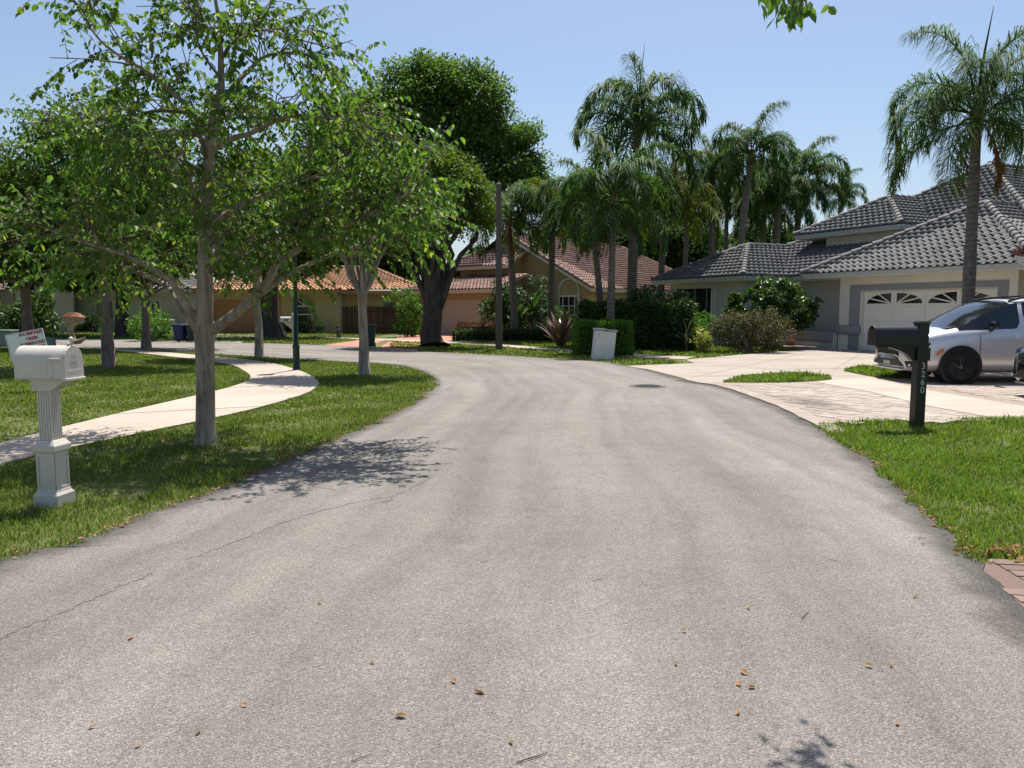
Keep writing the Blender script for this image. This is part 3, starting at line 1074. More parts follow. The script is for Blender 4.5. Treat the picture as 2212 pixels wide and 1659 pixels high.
# garage door: grey surround, four glazed lights on top, three rows of panels below
g = MB().box(1.78, 2.22, .562, .598, .0, 2.40).box(7.18, 7.48, .562, .598, 0, 2.40).box(2.22, 7.18, .562, .598, 2.20, 2.40)
g.build('door_surround', 'trim_grey', H1)
GD = MB().box(2.30, 7.1, .74, .77, .02, 2.18).build('garage_door', 'door_white', H1)
pw = 4.8 / 4
for row in range(4):
    z0, z1 = .03 + row * .535, .03 + row * .535 + .525
    for c in range(4):
        x0, x1 = 2.305 + c * pw, 2.305 + (c + 1) * pw - .01
        if row < 3:
            pm = MB().box(x0, x1, .715, .739, z0, z1)
            pm.box(x0 + .12, x1 - .12, .709, .7145, z0 + .09, z1 - .09)
            pm.build('panel', 'door_white', GD)
        else:
            pm = MB().box(x0, x1, .715, .739, z0, z0 + .09).box(x0, x1, .715, .739, z1 - .06, z1).box(x0, x0 + .1, .715, .739, z0 + .09, z1 - .06).box(x1 - .1, x1, .715, .739, z0 + .09, z1 - .06)
            pm.build('panel', 'door_white', GD)
            lo, hi = z0 + .09, z1 - .06
            a, b = x0 + .1, x1 - .1
            flip = c in (0, 2)
            # a quarter sunburst: dark glass under an arch, white spokes over it
            n = 10
            cxq = b if flip else a
            rx, rz = b - a, hi - lo
            sg = -1 if flip else 1
            MB().box(a, b, .735, .738, lo, hi).build('pane', 'glass', GD)
            arc = [(cxq + sg * rx * math.cos(t * math.pi / 2 / n), lo + .02 + (rz - .03) * math.sin(t * math.pi / 2 / n)) for t in range(n + 1)]
            out = arc + [(cxq, hi), (cxq + sg * rx, hi), (cxq + sg * rx, lo)]
            mb = MB()
            for p, q in zip(arc, arc[1:]):
                mb.extr([p, q, (q[0], hi), (p[0], hi)] if not flip else [q, p, (p[0], hi), (q[0], hi)], 'y', .712, .734)
            mb.build('sunburst_corner', 'door_white', GD)
            for t in (.33, .66):
                an = t * math.pi / 2
                e = (cxq + sg * rx * math.cos(an), lo + rz * math.sin(an))
                dx, dz = e[0] - cxq, e[1] - lo
                ln = math.hypot(dx, dz)
                nx, nz = -dz / ln * .022, dx / ln * .022
                MB().extr([(cxq + nx, lo + nz), (cxq - nx, lo - nz), (e[0] - nx, e[1] - nz), (e[0] + nx, e[1] + nz)], 'y', .710, .733).build('sunburst_spoke', 'door_white', GD)
# low planter with blue bands, entrance step, pillar band with the number
MB().box(-2.4, 1.3, .35, .55, 0, .62).build('planter_wall', 'stucco_plain', H1)
MB().box(-2.4, 1.29, .30, .345, .30, .66).build('planter_band', 'trim_grey', H1)
MB().box(-2.4, 1.28, .27, .297, .27, .33).build('planter_band', 'trim_blue', H1)
MB().box(-7.0, -4.2, -1.6, -1.4, 0, .55).build('planter_wall', 'stucco_plain', H1)
MB().box(-7.0, -4.2, -1.65, -1.603, .28, .58).build('planter_band', 'trim_grey', H1)
MB().box(1.26, 2.32, .50, .56, .62, .92).build('pillar_band', 'trim_grey', H1)
MB().box(1.26, 2.32, .47, .497, .60, .66).build('pillar_band', 'trim_blue', H1)
text('3240', .22, 'letter_grey', H1, (1.66, .494, .80), (math.pi / 2, 0, 0), 'house_number')
MB().box(-.6, 1.2, -.55, .2, 0, .10).build('step', 'walk', H1)
MB().box(.75, .88, 1.66, 1.70, 1.35, 1.62).build('intercom', 'dark', H1)
MB().box(.80, .87, 1.67, 1.70, 1.0, 1.12).build('doorbell', 'letter_grey', H1)

# ------------------------------------------------------------------ the house with the brown roof
ax2 = math.atan2(-.62, .78)
B2 = Matrix.Translation((4.56, 43.7, 0)) @ Matrix.Rotation(ax2, 4, 'Z')
H2 = thing('house', 'ochre stucco house with brown barrel-tile roofs behind the tall palms', 'house', (4.56, 43.7, 0), ax2)
zr = 2.75 + .54 * 6.4
pl2 = [[(0, 0, 2.75), (0, 18, 2.75), (-6.4, 14, zr), (-6.4, 0, zr)], [(-12.8, 18, 2.75), (-12.8, 2.4, 2.75), (-6.4, 2.4, zr), (-6.4, 14, zr)], [(0, 18, 2.75), (-12.8, 18, 2.75), (-6.4, 14, zr)],
       [(-6.4, 0, zr), (-6.4, 2.4, zr), (-12.8, 2.4, 2.75), (-12.8, 0, 2.75)]]
rg2 = [((-6.4, 0, zr), (-6.4, 14, zr)), ((0, 18, 2.75), (-6.4, 14, zr)), ((0, 0, 2.75), (-6.4, 0, zr))]
pl2 += [[(-11.2, -4.2, 2.67), (-3.7, -4.2, 2.67), (-3.7, -.9, 3.6), (-7.9, -.9, 3.6)], [(-11.2, 3, 2.67), (-11.2, -4.2, 2.67), (-7.9, -.9, 3.6), (-7.9, 3, 3.6)]]
rg2 += [((-11.2, -4.2, 2.67), (-8.0, -1.0, 3.57))]
pl2 += [[(-10.3, -1.6, 4.17), (-5.0, -1.6, 4.17), (-5.0, 2.2, 6.22), (-6.5, 2.2, 6.22)], [(-10.3, 6, 4.17), (-10.3, -1.6, 4.17), (-6.5, 2.2, 6.22), (-6.5, 6, 6.22)]]
rg2 += [((-10.3, -1.6, 4.17), (-6.5, 2.2, 6.22))]
roof(H2, B2, 'tile_brown', pl2, rg2, 290)
fascia(H2, 'fascia_cream', [(-11.2, 2), (-11.2, -4.2), (-3.7, -4.2)], 2.67, .2)
fascia(H2, 'fascia_cream', [(-10.3, 4), (-10.3, -1.6), (-5.0, -1.6)], 4.17, .2)
fascia(H2, 'fascia_cream', [(0, 0), (0, 18)], 2.75, .2)
MB().add([(0, -.06, 2.55), (0, -.06, 2.74), (-6.4, -.06, zr - .01), (-6.4, -.06, zr - .2), (0, 0, 2.55), (0, 0, 2.74), (-6.4, 0, zr - .01), (-6.4, 0, zr - .2)],
         [(0, 1, 2, 3), (7, 6, 5, 4), (0, 3, 7, 4), (1, 5, 6, 2), (0, 4, 5, 1)]).build('rake_board', 'fascia_cream', H2)
MB().add([(-5, -1.66, 3.95), (-5, -1.66, 4.15), (-5, 2.2, 6.2), (-5, 2.2, 6.0), (-4.94, -1.66, 3.95), (-4.94, -1.66, 4.15), (-4.94, 2.2, 6.2), (-4.94, 2.2, 6.0)],
         [(3, 2, 1, 0), (4, 5, 6, 7), (0, 4, 7, 3), (1, 2, 6, 5), (0, 1, 5, 4)]).build('rake_board', 'fascia_cream', H2)
wallpoly(H2, 'stucco_ochre', [(-12, 0), (-.6, 0), (-.6, 2.9), (-6.4, zr - .25), (-12, 2.9)], 'y', .5, .7)
MB().box(-.8, -.6, .7, 17.5, 0, 2.8).build('wall', 'stucco_ochre', H2)
MB().box(-9.2, -5.4, -1.0, -.8, 2.5, 4.2).box(-9.2, -9.0, -.8, 5, 2.5, 4.2).box(-5.6, -5.4, -.8, .5, 2.5, 5.2).build('wall', 'stucco_ochre', H2)
w = MB().box(-10.6, -10.0, -3.6, -3.4, 0, 2.55).box(-5.1, -4.3, -3.6, -3.4, 0, 2.55).box(-10.0, -5.1, -3.6, -3.4, 2.12, 2.55).box(-10.6, -10.4, -3.4, 3, 0, 2.55).box(-4.5, -4.3, -3.4, .5, 0, 2.55)
w.build('wall', 'stucco_tan', H2)
GD2 = MB().box(-10.0, -5.1, -3.42, -3.40, .0, 2.12).build('garage_door', 'door_peach', H2)
for row in range(4):
    for c in range(4):
        x0 = -9.99 + c * 1.225
        MB().box(x0, x0 + 1.218, -3.445, -3.421, .01 + row * .527, .53 + row * .527).build('panel', 'door_peach', GD2)
for sx, xx in ((1, -10.0), (-1, -5.1)):
    MB().extr([(xx, 2.12), (xx, 1.86), (xx + sx * .1, 1.98), (xx + sx * .26, 2.12)][::sx], 'y', -3.56, -3.45).build('corner_bracket', 'stucco_tan', H2)
MB().box(-4.95, -4.75, -3.72, -3.60, 1.65, 1.95).build('wall_lamp', 'dark', H2)


def arched_window(h, cx, z0, w, zt, y, frame_mat, muntins, name='window'):
    o = MB()
    outer, inner = arch(cx, z0 - .12, w + .3, zt + .15), arch(cx, z0, w, zt)
    n = len(outer)
    o.add([(p[0], y - .07, p[1]) for p in outer] + [(p[0], y - .07, p[1]) for p in inner] + [(p[0], y, p[1]) for p in outer],
          [(i, (i + 1) % n, n + (i + 1) % n, n + i) for i in range(n)] + [((i + 1) % n, i, 2 * n + i, 2 * n + (i + 1) % n) for i in range(n)])
    wi = o.build(name, frame_mat, h)
    MB().extr(arch(cx, z0, w, zt), 'y', y - .03, y - .012).build('pane', 'glass', wi)
    for a, b, c, d in muntins:
        MB().box(a, b, y - .05, y - .031, c, d).build('muntin', 'white_paint', wi)
    return wi


aw = arched_window(H2, -1.9, .75, 1.25, 3.25, .5, 'fascia_cream', [(-2.53, -1.27, 2.28, 2.36)] + [(x - .02, x + .02, .75, 2.28) for x in (-2.32, -1.9, -1.48)] + [(-2.53, -1.27, z - .02, z + .02) for z in (1.2, 1.74)])
MB().extr(arch(-1.9, 2.37, 1.2, 3.22), 'y', .44, .468).build('blind_panel', 'stucco_ochre', aw)
wi = MB().box(-4.7, -3.4, .44, .495, .55, 2.2).build('window', 'white_paint', H2)
MB().box(-4.62, -3.48, .43, .438, .63, 2.12).build('pane', 'glass', wi)
for x in (-4.24, -3.86):
    MB().box(x - .02, x + .02, .415, .429, .63, 2.12).build('muntin', 'white_paint', wi)
for z in (1.0, 1.37, 1.75):
    MB().box(-4.62, -3.48, .40, .414, z - .02, z + .02).build('muntin', 'white_paint', wi)
MB().box(-4.25, -3.9, -3.2, -2.9, 0, 2.55).build('porch_column', 'stucco_beige', H2)
MB().box(-2.9, -2.7, -.1, .1, 0, 2.9).build('porch_column', 'stucco_beige', H2)

# ------------------------------------------------------------------ the house with the orange roof
B3 = Matrix.Translation((-20.2, 48.4, 0))
H3 = thing('house', 'beige and peach house with an orange tile roof and fan window', 'house', (-20.2, 48.4, 0))
zc = 2.75 + .40 * 3.4
pl3 = [[(0, 0, 2.75), (9.3, 0, 2.75), (5.9, 3.4, zc), (3.4, 3.4, zc)], [(0, 8, 2.75), (0, 0, 2.75), (3.4, 3.4, zc), (3.4, 8, zc)], [(9.3, 0, 2.75), (9.3, 8, 2.75), (5.9, 8, zc), (5.9, 3.4, zc)],
       [(4, 2.0, 2.85), (14.3, 2.0, 2.85), (10.3, 6.0, 4.45), (6, 6.0, 4.45)], [(14.3, 2.0, 2.85), (14.3, 10, 2.85), (10.3, 6.0, 4.45)]]
rg3 = [((0, 0, 2.75), (3.4, 3.4, zc)), ((9.3, 0, 2.75), (5.9, 3.4, zc)), ((3.4, 3.4, zc), (5.9, 3.4, zc)), ((14.3, 2.0, 2.85), (10.3, 6.0, 4.45)), ((6, 6, 4.45), (10.3, 6, 4.45))]
roof(H3, B3, 'tile_orange', pl3, rg3, 220, seg=6)
fascia(H3, 'stucco_tan', [(0, 6), (0, 0), (9.3, 0), (9.3, 2.0), (14.3, 2.0)], 2.75, .2)
w = MB().box(.5, .95, .6, .8, 0, 2.6).box(3.75, 4.5, .6, .8, 0, 2.6).box(.95, 3.75, .6, .8, 2.18, 2.6)
w.build('wall', 'stucco_beige', H3)
MB().box(4.5, 5.3, .45, .7, 0, 2.6).build('pilaster', 'stucco_peach', H3)
MB().box(4.48, 5.32, .41, .449, .55, .75).build('pilaster_band', 'stucco_tan', H3)
MB().box(5.3, 8.8, .6, .8, 0, 2.6).box(8.8, 9.0, .6, 3, 0, 2.6).box(9.0, 13.8, 2.6, 2.8, 0, 2.75).build('wall', 'stucco_beige', H3)
GD3 = MB().box(.95, 3.75, .78, .80, 0, 2.18).build('garage_door', 'door_tan', H3)
for row in range(4):
    MB().box(.96, 3.74, .755, .779, .01 + row * .54, .54 + row * .54).build('panel', 'door_tan', GD3)
for sx, xx in ((1, .95), (-1, 3.75)):
    MB().extr([(xx, 2.18), (xx, 1.75), (xx + sx * .12, 2.02), (xx + sx * .4, 2.18)][::sx], 'y', .61, .70).build('corner_bracket', 'stucco_beige', H3)
fw = arched_window(H3, 6.85, .75, 1.05, 2.3, .6, 'stucco_tan', [(6.32, 7.38, 1.70, 1.77), (6.32, 7.38, 1.18, 1.24), (6.325, 6.375, .75, 1.8), (7.325, 7.375, .75, 1.8), (6.83, 6.87, 1.77, 2.3)])
for an in (45, 135):
    c, s = math.cos(math.radians(an)), math.sin(math.radians(an))
    MB().extr([(6.85 - s * .02, 1.77 + c * .02), (6.85 + s * .02, 1.77 - c * .02), (6.85 + c * .5 + s * .02, 1.77 + s * .5 - c * .02), (6.85 + c * .5 - s * .02, 1.77 + s * .5 + c * .02)], 'y', .548, .566).build('muntin', 'white_paint', fw)
wi = MB().box(11.6, 12.5, 2.52, 2.595, 1.1, 2.35).build('window', 'stucco_tan', H3)
MB().box(11.7, 12.4, 2.50, 2.518, 1.2, 2.25).build('pane', 'glass', wi)
MB().box(.65, .8, .5, .598, 1.6, 1.95).build('wall_lamp', 'dark', H3)

# ------------------------------------------------------------------ white house behind the street trees, red-roofed house at the edge
B4 = Matrix.Translation((-34, 52, 0))
H4 = thing('house', 'white stucco house with a grey tile roof behind the street trees', 'house', (-34, 52, 0))
q4, k4 = [[(-.5, -.6, 2.9), (12.2, -.6, 2.9), (8.4, 3.2, 5.0), (3.3, 3.2, 5.0)], [(-.5, 7, 2.9), (-.5, -.6, 2.9), (3.3, 3.2, 5.0)], [(12.2, -.6, 2.9), (12.2, 7, 2.9), (8.4, 3.2, 5.0)]], [((-.5, -.6, 2.9), (3.3, 3.2, 5.0)), ((12.2, -.6, 2.9), (8.4, 3.2, 5.0)), ((3.3, 3.2, 5), (8.4, 3.2, 5))]
roof(H4, B4, 'tile_grey', q4, k4, 40, seg=6)
fascia(H4, 'fascia_grey', [(-.5, 6), (-.5, -.6), (12.2, -.6), (12.2, 6)], 2.9, .2)
wallpoly(H4, 'stucco_plain', [(.8, 0), (4.6, 0), (4.6, 3.0), (2.7, 4.5), (.8, 3.0)], 'y', -.9, -.7, 'gable_wall')
MB().box(0, 11.7, 0, .2, 0, 2.85).box(11.5, 11.7, .2, 7, 0, 2.85).build('wall', 'stucco_plain', H4)
for x in (5.6, 8.8):
    wi = MB().box(x, x + 1.3, -.06, -.005, .9, 2.2).build('window', 'white_paint', H4)
    MB().box(x + .08, x + 1.22, -.07, -.061, .98, 2.12).build('pane', 'glass', wi)
    MB().box(x + .62, x + .68, -.085, -.071, .98, 2.12).build('muntin', 'white_paint', wi)
B6 = Matrix.Translation((-47, 50, 0))
H6 = thing('house', 'cream house with a red tile roof at the far edge of the street trees', 'house', (-47, 50, 0))
roof(H6, B6, 'tile_brown', [[(-.5, -.6, 2.8), (13, -.6, 2.8), (9, 3.4, 4.7), (3.5, 3.4, 4.7)], [(13, -.6, 2.8), (13, 7.4, 2.8), (9, 3.4, 4.7)]], [((13, -.6, 2.8), (9, 3.4, 4.7)), ((3.5, 3.4, 4.7), (9, 3.4, 4.7))], 20, seg=6)
MB().box(0, 12.4, 0, .2, 0, 2.75).box(12.2, 12.4, .2, 7, 0, 2.75).build('wall', 'stucco_white', H6)
wi = MB().box(8.6, 10, -.06, -.005, .9, 2.2).build('window', 'white_paint', H6)
MB().box(8.7, 9.9, -.07, -.061, 1, 2.1).build('pane', 'glass', wi)

# ------------------------------------------------------------------ neighbour at the right edge: only its corner shows
ax5 = math.atan2(-.9, .44)
B5 = Matrix.Translation((12.95, 19.75, 0)) @ Matrix.Rotation(ax5, 4, 'Z')
H5 = thing('house', 'grey-green stucco house corner with red roof tiles and white gutter', 'house', (12.95, 19.75, 0), ax5)
p6, r6 = hip(0, 7, 0, 9, 2.87, .5)
roof(H5, B5, 'tile_red', p6, r6, 60, seg=8)
fascia(H5, 'white_paint', [(0, 9), (0, 0), (7, 0)], 2.87)
MB().box(.7, 6.4, .7, .9, 0, 2.75).box(.7, .9, .9, 9, 0, 2.75).build('wall', 'stucco_green', H5)
MB().box(.05, 6.9, .05, .75, 2.68, 2.70).box(.05, .75, .75, 9, 2.68, 2.70).build('soffit', 'white_paint', H5)
MB().tube([(.15, .1, 2.7), (.25, .2, 2.5), (.62, .62, 2.3), (.62, .62, .1)], .04, 8).build('downspout', 'white_paint', H5, True)

# ------------------------------------------------------------------ wooden fence beside the orange-roofed house
FE = thing('board_fence', 'dark brown board fence between the orange-roofed house and the driveway', 'fence', (-10.35, 46.5, 0))
fr = random.Random(3)
for i in range(36):
    x = i * .142
    z = 1.72 + fr.uniform(-.03, .03)
    m_ = MB().extr([(x, .02), (x + .128, .02), (x + .128, z - .03), (x + .10, z), (x + .03, z), (x, z - .03)], 'y', 0, .02).build('plank', 'wood_dark', FE)
    m_.rotation_euler = (0, fr.uniform(-.006, .006), 0)
for z in (.35, 1.35):
    MB().box(0, 5.1, .021, .06, z, z + .09).build('rail', 'wood_dark', FE)

# ------------------------------------------------------------------ trees


def clump_leaves(centers, radii, per, size, rng, flat_=.75, down=.25, oval=False, asp=.5):
    """leaves scattered through clumps; facing mostly outward and up"""
    C = np.repeat(centers, per, axis=0)
    R = np.repeat(radii, per)[:, None]
    n = len(C)
    d = rand_dirs(n, rng)
    rad = rng.uniform(0, 1, (n, 1)) ** .45
    P = C + d * rad * R * np.array([1, 1, flat_])
    D = d * .7 + rng.normal(size=(n, 3)) * .6 + np.array([0, 0, -down])
    Nn = np.array([0, 0, .9]) + d * .5 + rng.normal(size=(n, 3)) * .45
    L = size * rng.uniform(.6, 1.35, n)
    return leaf_arrays(P, D, Nn, L, L * asp * rng.uniform(.8, 1.2, n), .3, oval)


def limb_path(a, b, sag, rng, n=6, wob=.06):
    a, b = np.array(a, float), np.array(b, float)
    ln = np.linalg.norm(b - a)
    pts = []
    for i in range(n + 1):
        t = i / n
        p = a + (b - a) * t + np.array([0, 0, sag * math.sin(math.pi * t)])
        if 0 < i < n:
            p = p + rng.normal(size=3) * wob * ln * .35
        pts.append(tuple(p))
    return pts


def tree(name, label, base, trunk, blobs, nclump, per, leaf, leaf_mat, bark_mat, seed, clump_r=(.35, .6), group=None, limbs=10, rfork=None, oval=False, asp=.5, shell=.55, flat_=.75, lean=(0, 0), sides=10, flare=1.25):
    """trunk: list of (height, radius); blobs: (dx, dy, z, rx, ry, rz) ellipsoids of the crown"""
    rng = np.random.default_rng(seed)
    t = thing(name, label, 'tree', (base[0], base[1], 0), 0, group)
    H = trunk[-1][0]
    pts, rad = [], []
    for i, (z, r) in enumerate(trunk):
        k = z / H
        pts.append((lean[0] * k + rng.normal() * r * .18 * (i > 0), lean[1] * k + rng.normal() * r * .18 * (i > 0), z - (.05 if i == 0 else 0)))
        rad.append(r * (flare if i == 0 else 1))
    tk = MB().tube(pts, rad, sides).build('trunk', bark_mat, t, True)
    top = np.array(pts[-1])
    vol = np.array([b[3] * b[4] * b[5] for b in blobs]) ** .75
    pick = rng.choice(len(blobs), nclump, p=vol / vol.sum())
    Bl = np.array(blobs)[pick]
    d = rand_dirs(nclump, rng)
    d[:, 2] = np.where(d[:, 2] < -.35, -d[:, 2] * .6, d[:, 2])
    rr_ = (shell + (1 - shell) * rng.uniform(size=(nclump, 1)) ** .8) * rng.uniform(.85, 1.08, (nclump, 1))
    C = Bl[:, :3] + d * rr_ * Bl[:, 3:6]
    CR = rng.uniform(*clump_r, nclump)
    V, F = clump_leaves(C, CR, per, leaf, rng, flat_, .25, oval, asp)
    tag(link('crown', np_mesh('crown', V, F, leaf_mat), t), kind='stuff')
    idx = rng.choice(nclump, min(limbs, nclump), replace=False)
    r0 = trunk[-1][1]
    start = np.array(pts[rfork]) if rfork is not None else top
    for i in idx:
        s = start if rng.uniform() < .6 else top
        e = C[i]
        if e[2] < s[2] + .1:
            continue
        p = limb_path(s - np.array([0, 0, r0]), e, .12 * np.linalg.norm(e - s) * rng.uniform(-.3, 1), rng)
        m = len(p)
        MB().tube(p, [max(.008, r0 * .48 * (1 - .88 * k / (m - 1))) for k in range(m)], 6).build('branch', bark_mat, t, True)
    return t


# ---- the near tree beside the white mailbox: limbs follow the photograph, twigs and leaves are grown on them
NB = Vector((*G(445, 962), 0))
NT = thing('street_tree', 'young pale-barked tree with open spreading limbs, nearest on the grass verge', 'tree', NB, 0, 'street trees along the sidewalk')
rng = np.random.default_rng(31)


def pz(px, py, dy=0.0):
    dy = dy * .5 if dy < 0 else dy
    return at(px, py, NB.y + dy) - NB


trunk_px = [(445, 968, .150), (445, 950, .118), (444, 900, .105), (444, 820, .098), (442, 740, .104), (442, 715, .118), (442, 690, .095), (443, 620, .085), (444, 520, .075), (444, 440, .068), (447, 390, .06), (452, 320, .055), (462, 250, .048), (478, 190, .038), (477, 120, .03), (474, 50, .022), (462, -20, .016), (455, -70, .010)]
MB().tube([pz(x, y) for x, y, r in trunk_px], [r for x, y, r in trunk_px], 14).build('trunk', 'bark_pale', NT, True)
limbs = [
    ([(446, 722, 0), (490, 692, -.05), (539, 651, -.1), (580, 605, -.15), (600, 570, -.2), (654, 533, -.3), (720, 500, -.4), (784, 468, -.5), (860, 430, -.6), (905, 400, -.6)], .065),
    ([(545, 646, -.1), (585, 618, 0), (620, 595, .1), (656, 576, .2), (734, 543, .4), (774, 531, .5), (840, 500, .6), (900, 470, .7)], .045),
    ([(437, 715, 0), (415, 678, -.1), (396, 650, -.2), (375, 612, -.3), (340, 588, -.4), (300, 566, -.5), (215, 533, -.7), (140, 510, -.8), (75, 478, -.8)], .055),
    ([(436, 722, 0), (410, 690, .15), (380, 645, .3), (352, 612, .5), (300, 590, .8), (240, 560, 1.0), (190, 520, 1.2)], .05),
    ([(446, 600, 0), (475, 560, -.2), (520, 540, -.4), (580, 520, -.7), (640, 500, -.9)], .028),
    ([(446, 484, 0), (480, 468, .1), (521, 443, .2), (560, 425, .35), (610, 408, .5), (680, 380, .7), (760, 360, .9)], .042),
    ([(440, 470, 0), (424, 440, -.1), (415, 405, -.25), (400, 370, -.4), (360, 330, -.6), (300, 320, -.9)], .032),
    ([(447, 380, 0), (400, 350, .3), (340, 330, .6), (270, 330, .9), (190, 340, 1.1)], .03),
    ([(450, 330, 0), (500, 300, -.2), (544, 287, -.4), (617, 253, -.6), (684, 253, -.8), (760, 262, -.9), (820, 290, -1.0)], .034),
    ([(452, 300, 0), (413, 240, -.1), (370, 198, -.2), (327, 160, -.3), (247, 113, -.4), (200, 67, -.5), (175, 10, -.5)], .034),
    ([(455, 285, 0), (420, 247, .2), (333, 240, .5), (283, 258, .7), (220, 280, .9), (150, 290, 1.0)], .028),
    ([(468, 235, 0), (510, 180, .15), (545, 145, .3), (571, 123, .4), (617, 113, .5), (667, 122, .6), (720, 160, .7)], .030),
    ([(477, 130, 0), (500, 95, -.2), (540, 70, -.3), (590, 68, -.5), (640, 90, -.6)], .02),
    ([(476, 100, 0), (450, 60, .2), (420, 20, .3), (390, -20, .4)], .018),
    ([(478, 170, 0), (440, 120, -.3), (420, 60, -.5), (432, 20, -.6)], .016),
    ([(444, 540, 0), (440, 500, -.5), (430, 470, -1.0), (415, 450, -1.5)], .03),
    ([(446, 420, 0), (455, 390, .5), (470, 370, 1.0), (490, 360, 1.5)], .03),
    ([(446, 350, 0), (440, 310, -.5), (420, 290, -1.0), (390, 280, -1.4)], .025),
    ([(450, 300, 0), (470, 260, .6), (500, 240, 1.1), (530, 235, 1.5)], .025),
    ([(446, 560, 0), (470, 530, .6), (500, 505, 1.1), (520, 490, 1.6)], .03),
]
LP, LD, LN, LL = [], [], [], []
tw = MB()


def spray(p, d, ln, rng):
    """a drooping twig with alternate leaves"""
    n = int(ln / .036)
    pts = []
    q = np.array(p, float)
    v = np.array(d, float)
    side = rng.choice((-1, 1))
    for i in range(n + 1):
        pts.append(tuple(q))
        v = v + np.array([0, 0, -.055 - .03 * rng.uniform()]) + rng.normal(size=3) * .05
        v /= np.linalg.norm(v)
        q = q + v * .036
        hz = np.cross(v, [0, 0, 1.])
        hz /= np.linalg.norm(hz) + 1e-6
        side = -side
        if i > 1 and rng.uniform() < .93:
            LP.append(q.copy())
            LD.append(hz * side * .75 + v * .35 + np.array([0, 0, -.75]) + rng.normal(size=3) * .28)
            LN.append(np.array([0, 0, .55]) + hz * side * .75 + rng.normal(size=3) * .35)
            LL.append(rng.uniform(.044, .106))
    tw.tube(pts[::3] + [pts[-1]], [max(.0018, .0045 * (1 - k * 3 / max(1, n))) for k in range(len(pts[::3]))] + [.0015], 3, False)


for L, r0 in limbs:
    P = smooth_line([pz(*p) for p in L], 4)
    m = len(P)
    MB().tube(P, [max(.005, r0 * (1 - .85 * k / (m - 1))) for k in range(m)], 8).build('branch', 'bark_pale' if r0 > .028 else 'bark_twig', NT, True)
    P = np.array(P)
    seg = np.linalg.norm(np.diff(P, axis=0), axis=1)
    s = np.concatenate([[0], np.cumsum(seg)])
    total = s[-1]
    low = L[0][1] > 640
    for k in range(int(total / .047)):
        t = total * ((.42 if low else .22) + (.58 if low else .78) * rng.uniform() ** .8)
        p = np.array([np.interp(t, s, P[:, c]) for c in range(3)])
        j = min(len(P) - 2, int(np.searchsorted(s, t)))
        d0 = (P[j + 1] - P[j]) / (np.linalg.norm(P[j + 1] - P[j]) + 1e-9)
        d = d0 * .5 + rand_dirs(1, rng)[0] * .8 + np.array([0, 0, .28])
        d /= np.linalg.norm(d)
        ln = rng.uniform(.30, .75)
        if rng.uniform() < .55:
            # a side branch that carries several sprays
            bl = rng.uniform(.3, .8)
            e = p + d * bl + np.array([0, 0, -.10 * bl])
            mid = (p + e) / 2 + rng.normal(size=3) * .04 + np.array([0, 0, .06])
            tw.tube([p, mid, e], [.009, .007, .004], 4, False)
            for q in range(3):
                u = rng.uniform(.35, 1)
                spray(p + (e - p) * u, d * .6 + rand_dirs(1, rng)[0] * .7 + np.array([0, 0, .15]), rng.uniform(.25, .6), rng)
        else:
            spray(p, d, ln, rng)
    spray(P[-1], (P[-1] - P[-2]) / (np.linalg.norm(P[-1] - P[-2]) + 1e-9), .5, rng)
tw.build('twigs', 'bark_twig', NT)
tag(bpy.data.objects['twigs'], kind='stuff')
LP, LD, LN, LL = (np.array(a) for a in (LP, LD, LN, LL))
order = rng.permutation(len(LP))
near = order[np.argsort((LP[order, 1]))][:260]
far_ = np.setdiff1d(order, near)
V, F = leaf_arrays(LP[far_], LD[far_], LN[far_], LL[far_], LL[far_] * .58, .28)
crown = link('crown', np_mesh('crown', V, F, 'leaf_near'), NT)
tag(crown, kind='stuff')
lm_v, lm_f = leaf_arrays(np.zeros((1, 3)), np.array([[0, 1., 0]]), np.array([[0, 0, 1.]]), 1.0, .58, .28)
leaf_me = np_mesh('leaf', lm_v, lm_f, 'leaf_near')
for i in near:
    y = Vector(LD[i]).normalized()
    x = y.cross(Vector(LN[i])).normalized()
    z = x.cross(y)
    o = link('leaf', leaf_me, crown)
    mm = Matrix((x, y, z)).transposed().to_4x4()
    mm = mm @ Matrix.Scale(LL[i], 4)
    mm.translation = Vector(LP[i])
    o.matrix_basis = mm
print('near leaves', len(LP))

gs = 'street trees along the sidewalk'


def pos(px, py):
    return G(px, py)


def sc(px, Y):
    return px / FOC * Y


tree('street_tree', 'slim tree on the tip of the grass verge, by the road bend', pos(787, 811), [(0, .115), (.8, .105), (1.5, .098), (1.85, .105)],
     [(-.1, 0, 4.0, 1.5, 1.4, 1.4), (.9, .2, 3.6, 1.0, 1.0, 1.0), (-1.0, 0, 3.7, 1.0, 1.0, 1.0), (0, .2, 5.0, 1.0, 1.0, .9)], 340, 46, .12, 'leaf_street', 'bark_pale', 41, (.22, .42), gs, 16)
tree('street_tree', 'slim pale trunk standing left of the dark green lamp post', pos(560, 773), [(0, .125), (1.0, .11), (2.0, .10), (2.6, .10)],
     [(0, 0, 4.6, 2.0, 1.8, 1.7), (-1.3, 0, 4.2, 1.3, 1.2, 1.2), (1.4, 0, 4.3, 1.4, 1.3, 1.2)], 360, 46, .14, 'leaf_street', 'bark_pale', 42, (.28, .5), gs, 16)
tree('street_tree', 'dark-trunked tree on the lawn behind the white mailbox', pos(236, 793), [(0, .15), (1.2, .13), (2.4, .12), (3.0, .11)],
     [(0, 0, 5.0, 2.3, 2.0, 2.0), (-1.8, 0, 4.0, 1.7, 1.5, 1.5), (1.8, 0, 4.0, 1.7, 1.5, 1.5), (0, .8, 3.4, 1.4, 1.0, .8)], 420, 48, .14, 'leaf_street', 'bark_twig', 43, (.3, .55), gs, 16)
